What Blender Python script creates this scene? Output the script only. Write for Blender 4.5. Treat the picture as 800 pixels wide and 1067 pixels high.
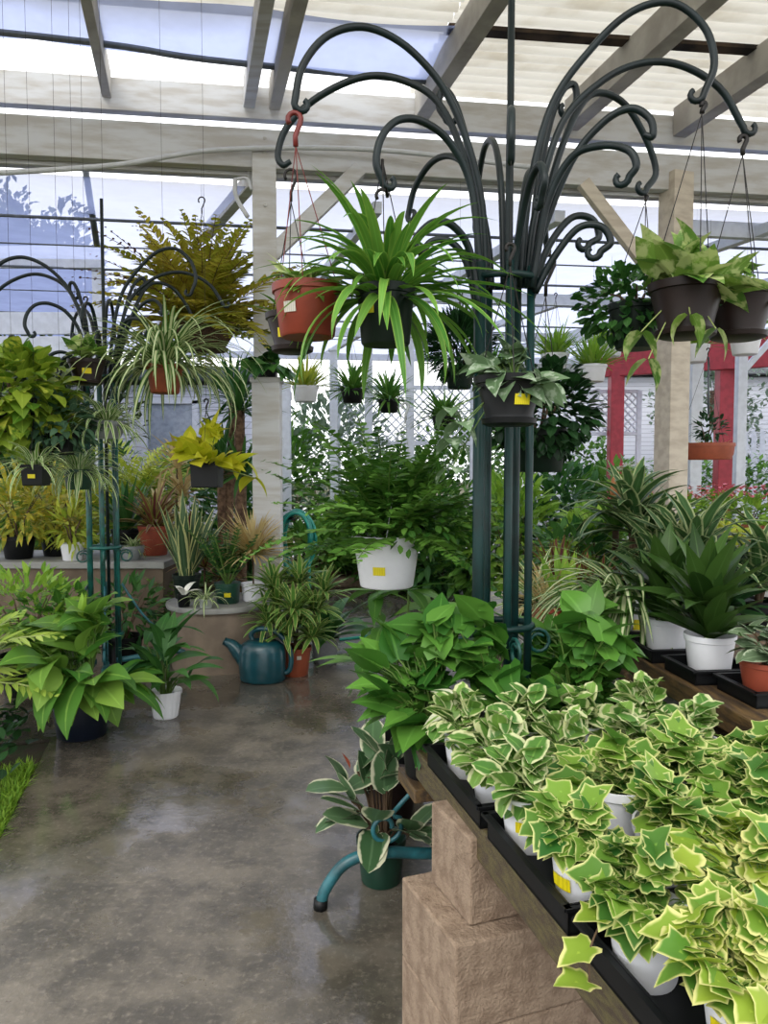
import bpy, math, random
import numpy as np
from mathutils import Vector, Matrix

for o in list(bpy.data.objects):
    bpy.data.objects.remove(o, do_unlink=True)
SC = bpy.context.scene
COL = SC.collection
PI = math.pi
def rad(d): return d * PI / 180

# ------------------------------------------------------------ camera, sky, exposure
EYE = 1.35
PITCH = rad(3.1)
FPX = 800.0
cam_d = bpy.data.cameras.new('camera')
cam_d.sensor_width = 36.0
cam_d.sensor_fit = 'AUTO'
cam_d.lens = FPX / 1067 * 36.0
cam_d.clip_start = 0.05
cam_d.clip_end = 300
cam = bpy.data.objects.new('camera', cam_d)
cam.location = (0, 0, EYE)
cam.rotation_euler = (PI / 2 - PITCH, 0, 0)
COL.objects.link(cam)
SC.camera = cam

world = bpy.data.worlds.new('overcast_sky')
SC.world = world
world.use_nodes = True
wn = world.node_tree
bg = wn.nodes['Background']
bg.inputs['Color'].default_value = (0.97, 0.98, 1.0, 1)
bg.inputs['Strength'].default_value = 2.0

sun_d = bpy.data.lights.new('sun', 'SUN')
sun_d.energy = 1.3
sun_d.angle = rad(35)
sun_d.color = (1.0, 0.96, 0.88)
sun = bpy.data.objects.new('sun', sun_d)
sun.rotation_euler = (rad(38), rad(-22), 0)
sun.location = (0, 0, 12)
COL.objects.link(sun)

SC.view_settings.view_transform = 'Standard'
SC.view_settings.look = 'None'
SC.view_settings.gamma = 1.0
SC.view_settings.use_curve_mapping = False
SC.view_settings.exposure = 0.12

# ------------------------------------------------------------ pixel -> place
def at(px, py, Y):
    a = (px - 400) / FPX
    b = (533.5 - py) / FPX
    fy = math.cos(PITCH) + b * math.sin(PITCH)
    fz = -math.sin(PITCH) + b * math.cos(PITCH)
    s = Y / fy
    return Vector((a * s, Y, EYE + fz * s))
def onz(px, Y, z):
    return Vector(((px - 400) / FPX * Y, Y, z))
YAW = rad(14.4)
def W(u, v, z=0.0):              # bench frame: u to the right, v into the depth
    return Vector((u * math.cos(YAW) - v * math.sin(YAW), u * math.sin(YAW) + v * math.cos(YAW), z))
E2 = Vector((math.cos(rad(8)), math.sin(rad(8)), 0))      # run of the roof beams
D2 = Vector((-math.sin(YAW), math.cos(YAW), 0))           # run of the rafters

# ------------------------------------------------------------ materials
MATS = {}
def lin(c):
    if isinstance(c, str):
        c = [int(c[i:i + 2], 16) / 255 for i in (0, 2, 4)]
        c = [x / 12.92 if x <= .04045 else ((x + .055) / 1.055) ** 2.4 for x in c]
    return (c[0], c[1], c[2], 1)
class NT:
    def __init__(s, name):
        m = bpy.data.materials.new(name); m.use_nodes = True
        s.m = m; s.t = m.node_tree; s.n = s.t.nodes
        s.n.clear()
        s.out = s.n.new('ShaderNodeOutputMaterial')
        MATS[name] = m
    def node(s, typ, **kw):
        n = s.n.new(typ)
        for k, v in kw.items(): setattr(n, k, v)
        return n
    def link(s, a, b): s.t.links.new(a, b)
    def val(s, sock, v):
        if hasattr(v, 'links'): s.link(v, sock)
        else: sock.default_value = v
    def math(s, op, a, b=None):
        n = s.node('ShaderNodeMath', operation=op)
        s.val(n.inputs[0], a)
        if b is not None: s.val(n.inputs[1], b)
        return n.outputs[0]
    def mix(s, f, a, b):
        n = s.node('ShaderNodeMix', data_type='RGBA')
        s.val(n.inputs[0], f); s.val(n.inputs[6], a); s.val(n.inputs[7], b)
        return n.outputs[2]
    def smooth(s, v, lo, hi):
        n = s.node('ShaderNodeMapRange', interpolation_type='SMOOTHSTEP')
        s.val(n.inputs[0], v); n.inputs[1].default_value = lo; n.inputs[2].default_value = hi
        return n.outputs[0]
    def noise(s, scale, detail=3, vec=None, rough=.55):
        n = s.node('ShaderNodeTexNoise'); n.inputs['Scale'].default_value = scale
        n.inputs['Detail'].default_value = detail; n.inputs['Roughness'].default_value = rough
        s.link(vec if vec else s.coord(), n.inputs['Vector'])
        return n.outputs[0]
    def coord(s, kind='Object', scale=None):
        if not hasattr(s, 'tc'): s.tc = s.node('ShaderNodeTexCoord')
        o = s.tc.outputs[kind]
        if scale:
            mp = s.node('ShaderNodeMapping'); mp.inputs['Scale'].default_value = scale
            s.link(o, mp.inputs['Vector']); return mp.outputs[0]
        return o
    def bsdf(s, col, rough=.5, metal=0.0, spec=.5, coat=0):
        b = s.node('ShaderNodeBsdfPrincipled')
        s.val(b.inputs['Base Color'], col); s.val(b.inputs['Roughness'], rough)
        b.inputs['Metallic'].default_value = metal
        b.inputs['Specular IOR Level'].default_value = spec
        b.inputs['Coat Weight'].default_value = coat
        return b
    def bump(s, h, strength, dist=.01):
        n = s.node('ShaderNodeBump'); n.inputs['Strength'].default_value = strength
        n.inputs['Distance'].default_value = dist
        s.link(h, n.inputs['Height']); return n.outputs[0]
    def done(s, sh): s.link(sh.outputs[0] if hasattr(sh, 'outputs') else sh, s.out.inputs[0]); return s.m

def leafmat(name, c1, c2, edge=None, thr=.6, soft=.12, nz=.3, nscale=30, rough=.38, trans=.24, splash=None, spl=.5, vein=.3):
    t = NT(name)
    at_ = t.node('ShaderNodeAttribute', attribute_name='leaf')
    sp = t.node('ShaderNodeSeparateColor'); t.link(at_.outputs['Color'], sp.inputs[0])
    Rr, Gg, Bb = sp.outputs
    m = t.math('ABSOLUTE', t.math('SUBTRACT', t.math('MULTIPLY', Rr, 2.0), 1.0))
    base = t.mix(Bb, lin(c1), lin(c2))
    if vein:
        v = t.math('MULTIPLY', t.smooth(m, .13, .02), vein)
        light = lin(c2); light = tuple(min(1, x * 1.6 + .03) for x in light[:3]) + (1,)
        base = t.mix(v, base, light)
    if splash:
        f = t.smooth(t.noise(nscale * 1.6, 4), spl - .05, spl + .06)
        base = t.mix(f, base, lin(splash))
    if edge:
        nn = t.math('MULTIPLY', t.math('SUBTRACT', t.noise(nscale, 2), .5), nz * 2)
        f = t.smooth(t.math('ADD', m, nn), thr - soft, thr + soft)
        base = t.mix(f, base, lin(edge))
    b = t.bsdf(base, min(.6, rough + .1), spec=.28)
    tr = t.node('ShaderNodeBsdfTranslucent'); t.link(base, tr.inputs[0])
    mx = t.node('ShaderNodeMixShader'); mx.inputs[0].default_value = trans
    t.link(b.outputs[0], mx.inputs[1]); t.link(tr.outputs[0], mx.inputs[2])
    return t.done(mx)

def plain(name, col, rough=.5, metal=0, var=.12, scale=12, bump=0, spec=.5, coat=0, col2=None, streak=None):
    t = NT(name)
    c = lin(col)
    d = lin(col2) if col2 else tuple(x * (1 - var * 2.2) for x in c[:3]) + (1,)
    n = t.noise(scale, 4, t.coord('Object', streak) if streak else None)
    base = t.mix(t.smooth(n, .35, .68), c, d)
    b = t.bsdf(base, rough, metal, spec, coat)
    if bump:
        t.link(t.bump(t.noise(scale * 5, 4, t.coord('Object', streak) if streak else None), bump, .006), b.inputs['Normal'])
    return t.done(b)

plain('white_plastic', 'eeeff3', .35, var=.03)
plain('black_plastic', '101214', .45, var=.1, spec=.3)
plain('navy_plastic', '141d2e', .4, var=.1)
plain('brown_plastic', '241815', .45, var=.1, spec=.3)
plain('terracotta', '984630', .6, var=.1, scale=9)
plain('red_clay_plastic', '8c3822', .5, var=.1, scale=9)
plain('orange_clay', '9c4d30', .6, var=.1)
plain('green_plastic', '1c4434', .4, var=.1)
plain('dark_green_plastic', '0f2118', .45, var=.1, spec=.3)
plain('grey_plastic', '8c8f92', .5, var=.1)
plain('clear_plastic', 'c5cbc5', .25, var=.1)
plain('soil', '2a1f18', .95, var=.3, scale=90, bump=.8)
plain('wire', '23201e', .5, metal=.4)
plain('wire_red', '7c2a24', .45)
plain('wire_white', 'cfd2d4', .45)
plain('iron', '0c3230', .42, var=.2, scale=8, col2='0d2422', spec=.3)
plain('iron_teal', '1a6058', .38, var=.2, scale=14, col2='1d3f3a', bump=.15)
plain('iron_dark', '142325', .42, var=.2, scale=10, spec=.35)
plain('iron_blue', '2c6b74', .35, scale=14, col2='1f4a50')
plain('can_teal', '0f4852', .32, var=.15, scale=8, coat=.2)
plain('hose_teal', '1f9080', .35, var=.15, scale=8)
plain('stem_green', '5d7a34', .5)
plain('stem_pale', '9aa860', .5)
plain('stem_brown', '5a4632', .8, bump=.4)
plain('bark', '7a604a', .9, var=.3, scale=25, bump=.8, col2='4b3626')
plain('coir', '5b4130', .95, var=.3, scale=60, bump=1.0)
plain('wood_white', 'c9cacb', .75, scale=3, bump=.15, streak=(.7, 5, 5), col2='b4b0aa')
plain('wood_cream', 'c9bfae', .75, scale=3, bump=.15, streak=(.7, 5, 5), col2='b4a898')
plain('wood_grey', 'b4b0a8', .8, scale=3, bump=.15, col2='96918a')
plain('white_paint', 'd6dae0', .55, var=.06)
plain('red_paint', 'a8343c', .55, var=.12)
plain('wood_wet', '40342a', .45, var=.3, scale=7, bump=.5, col2='6d5636', streak=(8, 1, 8))
plain('wood_mossy', '46392b', .55, var=.3, scale=9, bump=.6, col2='605834', streak=(3, 3, 12))
plain('rot_wood', '4a3a2c', .9, var=.3, scale=4, col2='15100c')
plain('concrete_block', '9a8672', .92, var=.15, scale=26, bump=1.0, col2='806c5a')
plain('concrete_pale', '9a9a96', .7, var=.12, scale=5, bump=.3)
plain('concrete_ring', '877868', .8, var=.15, scale=5, bump=.3)
plain('bench_panel', '7b6a58', .8, var=.15, scale=5)
plain('steel_grey', '6d7276', .5, metal=.5)
plain('pvc', 'c4c6c8', .4, var=.05)
plain('litter', '8a6a50', .9, var=.3, scale=20, col2='5c3d2e')
plain('petal_white', 'f0f0e4', .5)
plain('petal_pink', 'd8506a', .5, col2='e58a92')
plain('petal_coral', 'dd6f62', .5, col2='e8a39a')
plain('bud_orange', 'c07a48', .5)
plain('stone_silver', 'b2b6b0', .8, var=.2, scale=40)

def sticker(name, bgc, bars=True):
    t = NT(name)
    w = t.node('ShaderNodeTexWave', wave_type='BANDS', bands_direction='X')
    w.inputs['Scale'].default_value = 55; w.inputs['Distortion'].default_value = 3
    t.link(t.coord(), w.inputs['Vector'])
    c = lin(bgc)
    f = t.math('MULTIPLY', t.smooth(w.outputs[1], .5, .6), .35 if bars else 0.0)
    t.done(t.bsdf(t.mix(f, c, tuple(x * .45 for x in c[:3]) + (1,)), .5))
sticker('label_yellow', 'e6d414')
sticker('label_pale', 'd8d3c4')

# leaves
LM = leafmat
LM('lf_ivy', '356a2a', '7fa43a', edge='d3d68c', thr=.9, soft=.1, nz=.22, trans=.3, vein=.35)
LM('lf_ivy_yellow', '4f822c', 'a0b53c', edge='dcd98c', thr=.86, soft=.12, nz=.3, trans=.24)
LM('lf_peperomia', '4c7a34', '7ba048', edge='d0d4a0', thr=.72, soft=.12, nz=.55, nscale=26, rough=.3, trans=.28)
LM('lf_pothos', '2b5d20', '5f9038', splash='a9c25a', spl=.74, nscale=9, rough=.25, trans=.24)
LM('lf_pothos_lime', '4f7c26', 'a0b43c', splash='c8cc50', spl=.6, nscale=7, rough=.3, trans=.28)
LM('lf_dracaena', '1f3a14', '44642a', rough=.3, trans=.22)
LM('lf_song', '35612a', '5f8c3a', edge='b4be70', thr=.72, soft=.1, nz=.12, rough=.35)
LM('lf_pothos_var', '4a7a34', '86a84a', edge='e6e8c8', thr=.45, soft=.1, nz=.9, nscale=12, rough=.25)
LM('lf_marble', '4c7830', '86a648', splash='b9c684', spl=.52, nscale=12, rough=.3)
LM('lf_neon', 'a8b41c', 'dcd540', rough=.3, trans=.38, vein=.15)
LM('lf_scindapsus', '57714d', '75906a', splash='a9b9a0', spl=.56, nscale=22, rough=.5)
LM('lf_spider', '4e7a30', '6e9a3e', edge='dfe6b8', thr=.52, soft=.15, nz=.1, trans=.28)
LM('lf_spider_mid', 'cdd6a2', 'dfe4b8', edge='4d7a2f', thr=.5, soft=.15, nz=.1, trans=.28, vein=0)
LM('lf_strap', '3f7828', '79aa48', edge='8db04c', thr=.8, soft=.2, nz=.1, rough=.32, trans=.24)
LM('lf_dark', '16321a', '2c5428', rough=.35, trans=.2)
LM('lf_deep', '28552a', '4c7c38', rough=.3, trans=.22)
LM('lf_mid', '42742a', '76a244', rough=.38)
LM('lf_bright', '6c9a34', '9dc048', rough=.4, trans=.28)
LM('lf_lime', '8da634', 'c4c84e', rough=.4, trans=.28)
LM('lf_fern', '2f6120', '6c9a3e', rough=.45, trans=.28)
LM('lf_rust_fern', '8f982c', 'c6bc4c', edge='8a5a2a', thr=.9, soft=.3, nz=.6, nscale=14, rough=.5, trans=.45)
LM('lf_brown', '5a3526', '8a5a3c', rough=.6)
LM('lf_croton', '6c8a30', 'c8c04a', splash='d8c048', spl=.56, nscale=14, rough=.35)
LM('lf_lily', '437a2e', '8bb04a', rough=.3, trans=.3, vein=.4)
LM('lf_rubber', '3c5c3a', '5c7a54', edge='d2d2b4', thr=.8, soft=.1, nz=.45, nscale=16, rough=.22, trans=.15)
LM('lf_sanse', '3f5a3a', '5d7752', edge='cfcf8e', thr=.72, soft=.06, nz=.08, trans=.12)
LM('lf_straw', 'b59a62', 'd8c894', rough=.5, trans=.24)
LM('lf_wine', '5c2a2c', '7c4a38', edge='8a8a40', thr=.6, rough=.4)
LM('lf_warneckii', '2f5228', '4c7040', edge='a9b582', thr=.72, soft=.1, nz=.12, rough=.3)
LM('lf_fittonia', '53684c', '748a66', edge='a4b295', thr=.8, nz=.8, nscale=40)
LM('lf_grey', '6c8468', '9cae94', rough=.5)
LM('lf_palm', '86aa3a', 'bccf62', rough=.4, trans=.28)
LM('lf_tree', '2c3a22', '4d5c34', rough=.6, trans=.2)
LM('lf_grass', '5d8a26', '8fb03a', rough=.5, trans=.28)
LM('lf_blueish', '3c5c44', '58785a', rough=.4)

# shade cloth / fibreglass / ground / siding / lattice
def cloth(name, col, alpha, trans=.65):
    t = NT(name)
    w = t.noise(3.0, 3)
    c = t.mix(t.smooth(w, .3, .7), lin(col), tuple(x * .86 for x in lin(col)[:3]) + (1,))
    d = t.node('ShaderNodeBsdfDiffuse'); t.link(c, d.inputs[0])
    tr = t.node('ShaderNodeBsdfTranslucent'); t.link(c, tr.inputs[0])
    m1 = t.node('ShaderNodeMixShader'); m1.inputs[0].default_value = trans
    t.link(d.outputs[0], m1.inputs[1]); t.link(tr.outputs[0], m1.inputs[2])
    tp = t.node('ShaderNodeBsdfTransparent')
    m2 = t.node('ShaderNodeMixShader'); m2.inputs[0].default_value = alpha
    t.link(tp.outputs[0], m2.inputs[1]); t.link(m1.outputs[0], m2.inputs[2])
    return t.done(m2)
cloth('shade_cloth', '97a4d2', .70)
cloth('shade_cloth_near', '98a6d2', .86)
cloth('shade_net', '8d97b4', .5)
def fibreglass():
    t = NT('fibreglass')
    n = t.noise(1.6, 5, t.coord('Object', (1, 4, 1)))
    c = t.mix(t.smooth(n, .45, .75), lin('e2dfd6'), lin('c9c2b2'))
    b = t.bsdf(c, .4)
    tr = t.node('ShaderNodeBsdfTranslucent'); t.link(c, tr.inputs[0])
    m = t.node('ShaderNodeMixShader'); m.inputs[0].default_value = .5
    t.link(b.outputs[0], m.inputs[1]); t.link(tr.outputs[0], m.inputs[2])
    t.done(m)
fibreglass()
def wet_floor():
    t = NT('wet_concrete')
    big = t.noise(.85, 5, rough=.55)
    mid = t.noise(4.5, 8, rough=.7)
    fine = t.noise(45, 5, rough=.7)
    base = t.mix(t.smooth(mid, .36, .66), lin('4b463f'), lin('787064'))
    base = t.mix(t.math('MULTIPLY', t.smooth(fine, .5, .72), .45), base, lin('a2988a'))
    wv = t.math('ADD', big, t.math('MULTIPLY', t.math('SUBTRACT', mid, .5), .35))
    wet = t.smooth(wv, .46, .56)
    base = t.mix(t.math('MULTIPLY', wet, .35), base, lin('3c3832'))
    rough = t.math('SUBTRACT', .38, t.math('MULTIPLY', wet, .33))
    b = t.bsdf(base, rough, spec=1.0)
    bn = t.math('ADD', t.math('MULTIPLY', t.noise(14, 5, rough=.65), .8), t.math('MULTIPLY', fine, .3))
    nrm = t.node('ShaderNodeBump'); nrm.inputs['Distance'].default_value = .006
    t.link(bn, nrm.inputs['Height'])
    t.link(t.math('SUBTRACT', .6, t.math('MULTIPLY', wet, .42)), nrm.inputs['Strength'])
    t.link(nrm.outputs[0], b.inputs['Normal'])
    t.done(b)
wet_floor()
def siding():
    t = NT('siding')
    w = t.node('ShaderNodeTexWave', wave_type='BANDS', bands_direction='Z', wave_profile='SAW')
    w.inputs['Scale'].default_value = 2.6
    t.link(t.coord(), w.inputs['Vector'])
    c = t.mix(t.smooth(w.outputs[1], .85, .95), lin('d4d6de'), lin('9a9ca6'))
    t.done(t.bsdf(c, .6))
siding()
plain('house_window', '9aa4b0', .1, var=.1)
plain('ground_soil', '4a3d2c', .95, var=.3, scale=12, bump=.8, col2='3c4a22')

# ------------------------------------------------------------ mesh builder
class MB:
    def __init__(s): s.V = []; s.F = []; s.A = []; s.flat = False
    def add(s, vs, fs, at_=None):
        b = len(s.V)
        s.V.extend([tuple(v) for v in vs]); s.F.extend([tuple(i + b for i in f) for f in fs])
        s.A.extend(at_ if at_ is not None else [(.5, .5, .5)] * len(vs))
    def build(s, name, mat, parent=None, smooth=True):
        me = bpy.data.meshes.new(name)
        me.from_pydata(s.V, [], s.F)
        if smooth: me.polygons.foreach_set('use_smooth', [True] * len(me.polygons))
        a = me.attributes.new('leaf', 'FLOAT_COLOR', 'POINT')
        arr = np.ones((len(s.V), 4), np.float32)
        if len(s.V): arr[:, :3] = np.array(s.A, np.float32)
        a.data.foreach_set('color', arr.ravel())
        me.materials.append(MATS[mat])
        me.update()
        o = bpy.data.objects.new(name, me); COL.objects.link(o)
        if parent: o.parent = parent
        return o
    def tube(s, pts, r, sides=6, cap=True):
        pts = [Vector(p) for p in pts]; n = len(pts)
        rs = r if isinstance(r, (list, tuple)) else [r] * n
        vs = []; fs = []
        t0 = (pts[1] - pts[0]).normalized()
        ref = Vector((0, 0, 1)) if abs(t0.z) < .9 else Vector((1, 0, 0))
        nr = (ref - t0 * ref.dot(t0)).normalized()
        for i, p in enumerate(pts):
            t = (pts[min(i + 1, n - 1)] - pts[max(i - 1, 0)]).normalized()
            nr = (nr - t * nr.dot(t))
            nr = nr.normalized() if nr.length > 1e-6 else t.orthogonal().normalized()
            bi = t.cross(nr)
            for k in range(sides):
                a = 2 * PI * k / sides
                vs.append(p + (nr * math.cos(a) + bi * math.sin(a)) * rs[i])
        for i in range(n - 1):
            for k in range(sides):
                k2 = (k + 1) % sides
                fs.append((i * sides + k, i * sides + k2, (i + 1) * sides + k2, (i + 1) * sides + k))
        if cap:
            fs.append(tuple(range(sides))[::-1]); fs.append(tuple((n - 1) * sides + k for k in range(sides)))
        s.add(vs, fs)
    def lathe(s, prof, seg=24, c=(0, 0, 0), phase=0.0, rib=0.0):
        vs = []; fs = []; c = Vector(c)
        rings = []
        for (r, z) in prof:
            if r < 1e-6: rings.append([len(vs)]); vs.append(c + Vector((0, 0, z)))
            else:
                ring = []
                for k in range(seg):
                    a = 2 * PI * k / seg + phase
                    rr = r * (1 + (rib if k % 2 else -rib))
                    ring.append(len(vs)); vs.append(c + Vector((rr * math.cos(a), rr * math.sin(a), z)))
                rings.append(ring)
        for a, b in zip(rings[:-1], rings[1:]):
            for k in range(seg):
                k2 = (k + 1) % seg
                if len(a) == 1 and len(b) == 1: continue
                if len(a) == 1: fs.append((a[0], b[k2], b[k]))
                elif len(b) == 1: fs.append((a[k], a[k2], b[0]))
                else: fs.append((a[k], a[k2], b[k2], b[k]))
        s.add(vs, fs)
    def box(s, c, size, rz=0.0):
        c = Vector(c); sx, sy, sz = [x / 2 for x in size]
        ca, sa = math.cos(rz), math.sin(rz)
        vs = []
        for x in (-sx, sx):
            for y in (-sy, sy):
                for z in (-sz, sz):
                    vs.append(c + Vector((x * ca - y * sa, x * sa + y * ca, z)))
        s.add(vs, [(0, 1, 3, 2), (4, 6, 7, 5), (0, 4, 5, 1), (2, 3, 7, 6), (0, 2, 6, 4), (1, 5, 7, 3)])
    def beam(s, p0, p1, w, h, up=(0, 0, 1)):
        p0 = Vector(p0); p1 = Vector(p1); d = (p1 - p0).normalized()
        sd = d.cross(Vector(up))
        sd = sd.normalized() if sd.length > 1e-5 else Vector((1, 0, 0))
        u = sd.cross(d)
        vs = []
        for p in (p0, p1):
            for a, b in ((-1, -1), (1, -1), (1, 1), (-1, 1)):
                vs.append(p + sd * (a * w / 2) + u * (b * h / 2))
        s.add(vs, [(0, 3, 2, 1), (4, 5, 6, 7), (0, 1, 5, 4), (1, 2, 6, 5), (2, 3, 7, 6), (3, 0, 4, 7)])

PROF = {
    'strap': ([0, .08, .3, .6, .85, 1], [.45, .7, 1, .85, .45, .02]),
    'sword': ([0, .1, .4, .7, .9, 1], [.55, .8, 1, .8, .35, .02]),
    'lance': ([0, .1, .3, .5, .75, .92, 1], [.06, .45, .95, 1, .58, .18, .01]),
    'oval': ([0, .1, .3, .5, .7, .9, 1], [.08, .58, .98, 1, .85, .42, .02]),
    'heart': ([0, .06, .2, .4, .65, .85, 1], [.5, .85, 1, .95, .62, .24, .01]),
    'round': ([0, .08, .25, .5, .75, .93, 1], [.15, .6, .95, 1, .88, .45, .03]),
}
def blade(mb, p, d, L, Wd, prof='lance', droop=.6, fold=.15, n=6, back=0.0, roll=0.0, rnd=.5, wave=0.0):
    d = Vector(d).normalized(); p = Vector(p)
    up = Vector((0, 0, 1))
    sd = d.cross(up)
    sd = sd.normalized() if sd.length > 1e-3 else Vector((1, 0, 0))
    if roll: sd = Matrix.Rotation(roll, 3, d) @ sd
    nr = sd.cross(d).normalized()
    xs, ys = PROF[prof]
    st = L / n; a = -droop / n
    vs = []; ats = []; fs = []
    hw = Wd / 2
    for i in range(n + 1):
        t = i / n
        w = hw * float(np.interp(t, xs, ys))
        bo = d * (-back * L * max(0, 1 - t * 4))
        wv = nr * (wave * hw * math.sin(t * 14 + rnd * 20))
        vs += [p + sd * w + nr * (fold * w) + bo + wv, p, p - sd * w + nr * (fold * w) + bo - wv]
        ats += [(0, t, rnd), (.5, t, rnd), (1, t, rnd)]
        if i < n:
            b = i * 3
            fs += [(b, b + 3, b + 4, b + 1), (b + 1, b + 4, b + 5, b + 2)]
        p = p + d * st
        rot = Matrix.Rotation(a, 3, sd)
        d = rot @ d; nr = rot @ nr
    mb.add(vs, fs, ats)
IVY = [(0, 0), (.13, -.10), (.32, -.13), (.47, -.02), (.43, .13), (.5, .26), (.63, .45), (.45, .52), (.33, .6), (.2, .82), (0, 1.04)]
def ivyleaf(mb, p, d, L, Wd, droop=.3, roll=0, rnd=.5, **k):
    d = Vector(d).normalized(); p = Vector(p)
    sd = d.cross(Vector((0, 0, 1)))
    sd = sd.normalized() if sd.length > 1e-3 else Vector((1, 0, 0))
    if roll: sd = Matrix.Rotation(roll, 3, d) @ sd
    nr = sd.cross(d)
    out = IVY + [(-x, y) for (x, y) in IVY[-2:0:-1]]
    c = Vector((0, .38)); s = Wd / 1.2
    vs = []; ats = []; n = len(out)
    def P(x, y, ridge):
        yy = y - .1
        return p + sd * (x * s) + d * (y * L) + nr * (abs(x) * .22 * s - droop * L * .45 * yy * yy - ridge)
    vs.append(P(0, .38, .0)); ats.append((.5, .4, rnd))
    for f, e in ((.74, .72), (1, 1)):
        for (x, y) in out:
            q = c + (Vector((x, y)) - c) * f
            vs.append(P(q.x, q.y, 0)); ats.append((.5 + .5 * e, y, rnd))
    fs = []
    for k in range(n):
        k2 = (k + 1) % n
        fs += [(0, 1 + k2, 1 + k), (1 + k, 1 + k2, 1 + n + k2, 1 + n + k)]
    mb.add(vs, fs, ats)

def cr(pts, m=6):
    pts = [Vector(p) for p in pts]
    P = [pts[0] * 2 - pts[1]] + pts + [pts[-1] * 2 - pts[-2]]
    out = []
    for i in range(1, len(P) - 2):
        for k in range(m):
            t = k / m
            a, b, c, d = P[i - 1], P[i], P[i + 1], P[i + 2]
            out.append(.5 * ((2 * b) + (c - a) * t + (2 * a - 5 * b + 4 * c - d) * t * t + (3 * b - a - 3 * c + d) * t ** 3))
    out.append(pts[-1]); return out

# ------------------------------------------------------------ things
def tag(o, label, cat, group=None, kind=None):
    o['label'] = label; o['category'] = cat
    if group: o['group'] = group
    if kind: o['kind'] = kind
    return o
def thing(name, label, cat, loc=(0, 0, 0), rz=0.0, group=None):
    o = bpy.data.objects.new(name, None); COL.objects.link(o)
    o.empty_display_size = .05
    o.location = loc; o.rotation_euler = (0, 0, rz)
    return tag(o, label, cat, group)
def struct(mb, name, mat, smooth=False, bevel=0):
    o = mb.build(name, mat, None, smooth); o['kind'] = 'structure'
    if bevel: bev(o, bevel)
    return o
def bev(o, w=.004, seg=2):
    m = o.modifiers.new('edge', 'BEVEL'); m.width = w; m.segments = seg; m.limit_method = 'ANGLE'
    return o
def solo(mb, name, mat, label, cat, group=None, kind=None, smooth=False, bevel=0):
    o = mb.build(name, mat, None, smooth); tag(o, label, cat, group, kind)
    if bevel: bev(o, bevel)
    return o
def dup(o, loc=None, rz=None, label=None, group=None, scale=None, parent=None):
    c = o.copy(); COL.objects.link(c)
    if parent: c.parent = parent
    if loc is not None: c.location = loc
    if rz is not None: c.rotation_euler = (0, 0, rz)
    if scale: c.scale = (scale,) * 3
    if label: c['label'] = label
    if group: c['group'] = group
    for ch in list(o.children): dup(ch, parent=c)
    return c

def pot_part(root, kind, rt, rb, h, mat):
    m = MB()
    seg, ph, rib = 28, 0.0, 0.0
    if kind == 'square': seg, ph = 4, PI / 4; rt *= 1.25; rb *= 1.25
    if kind == 'ribbed': seg, rib = 36, .018
    lip = min(.03, h * .16) if kind != 'square' else .018
    t = .004
    if kind == 'basket':
        prof = [(0, 0), (rb * .9, 0), (rb * 1.12, .006), (rb * 1.16, .02), (rb * 1.02, .022), (rb, .03), (rt * .95, h - lip), (rt * 1.02, h - lip + .002), (rt * 1.04, h)]
    elif kind == 'bowl':
        prof = [(0, 0), (rb, 0), (rb + (rt - rb) * .6, h * .35), (rt * .97, h * .8), (rt, h * .8), (rt, h)]
    else:
        prof = [(0, 0), (rb * .94, 0), (rb, .006), (rt * .94, h - lip), (rt, h - lip + .002), (rt * 1.01, h)]
    top = prof[-1][0]
    prof += [(top - t, h), (rt * .92 - t, h - lip), (rb - t, .02), (0, .02)]
    m.lathe(prof, seg, phase=ph, rib=rib)
    p = m.build('pot', mat, root, kind not in ('square', 'ribbed'))
    if kind not in ('square', 'ribbed'):
        e = p.modifiers.new('edge', 'EDGE_SPLIT'); e.split_angle = rad(50)
    s = MB(); rs = rt * .9 - t * 1.5
    s.lathe([(rs * .98, h - lip - .02), (rs * .6, h - lip - .006), (0, h - lip)], seg if kind == 'square' else 20, phase=ph)
    s.build('soil', 'soil', root)
    return p, h - lip - .006
def add_sticker(pot, rt, rb, h, az, z, w, hh, mat='label_yellow', square=False):
    m = MB(); vs = []; fs = []
    for j in range(2):
        zz = z + hh * (j - .5)
        r = rb + (rt * (.9 if square else .95) - rb) * (zz / h) + .0035
        for i in range(5):
            if square:
                x = (i / 4 - .5) * w
                ca, sa = math.cos(az), math.sin(az)
                rr = r * .885 + .002
                vs.append((rr * ca - x * sa, rr * sa + x * ca, zz))
            else:
                a = az + (i / 4 - .5) * w / r
                vs.append((r * math.cos(a), r * math.sin(a), zz))
    for i in range(4): fs.append((i, i + 1, i + 6, i + 5))
    m.add(vs, fs)
    return m.build('price_label', mat, pot)

def pick(rng, r): return rng.uniform(*r) if isinstance(r, tuple) else r
def azd(a, e): return Vector((math.cos(a) * math.cos(e), math.sin(a) * math.cos(e), math.sin(e)))

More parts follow.
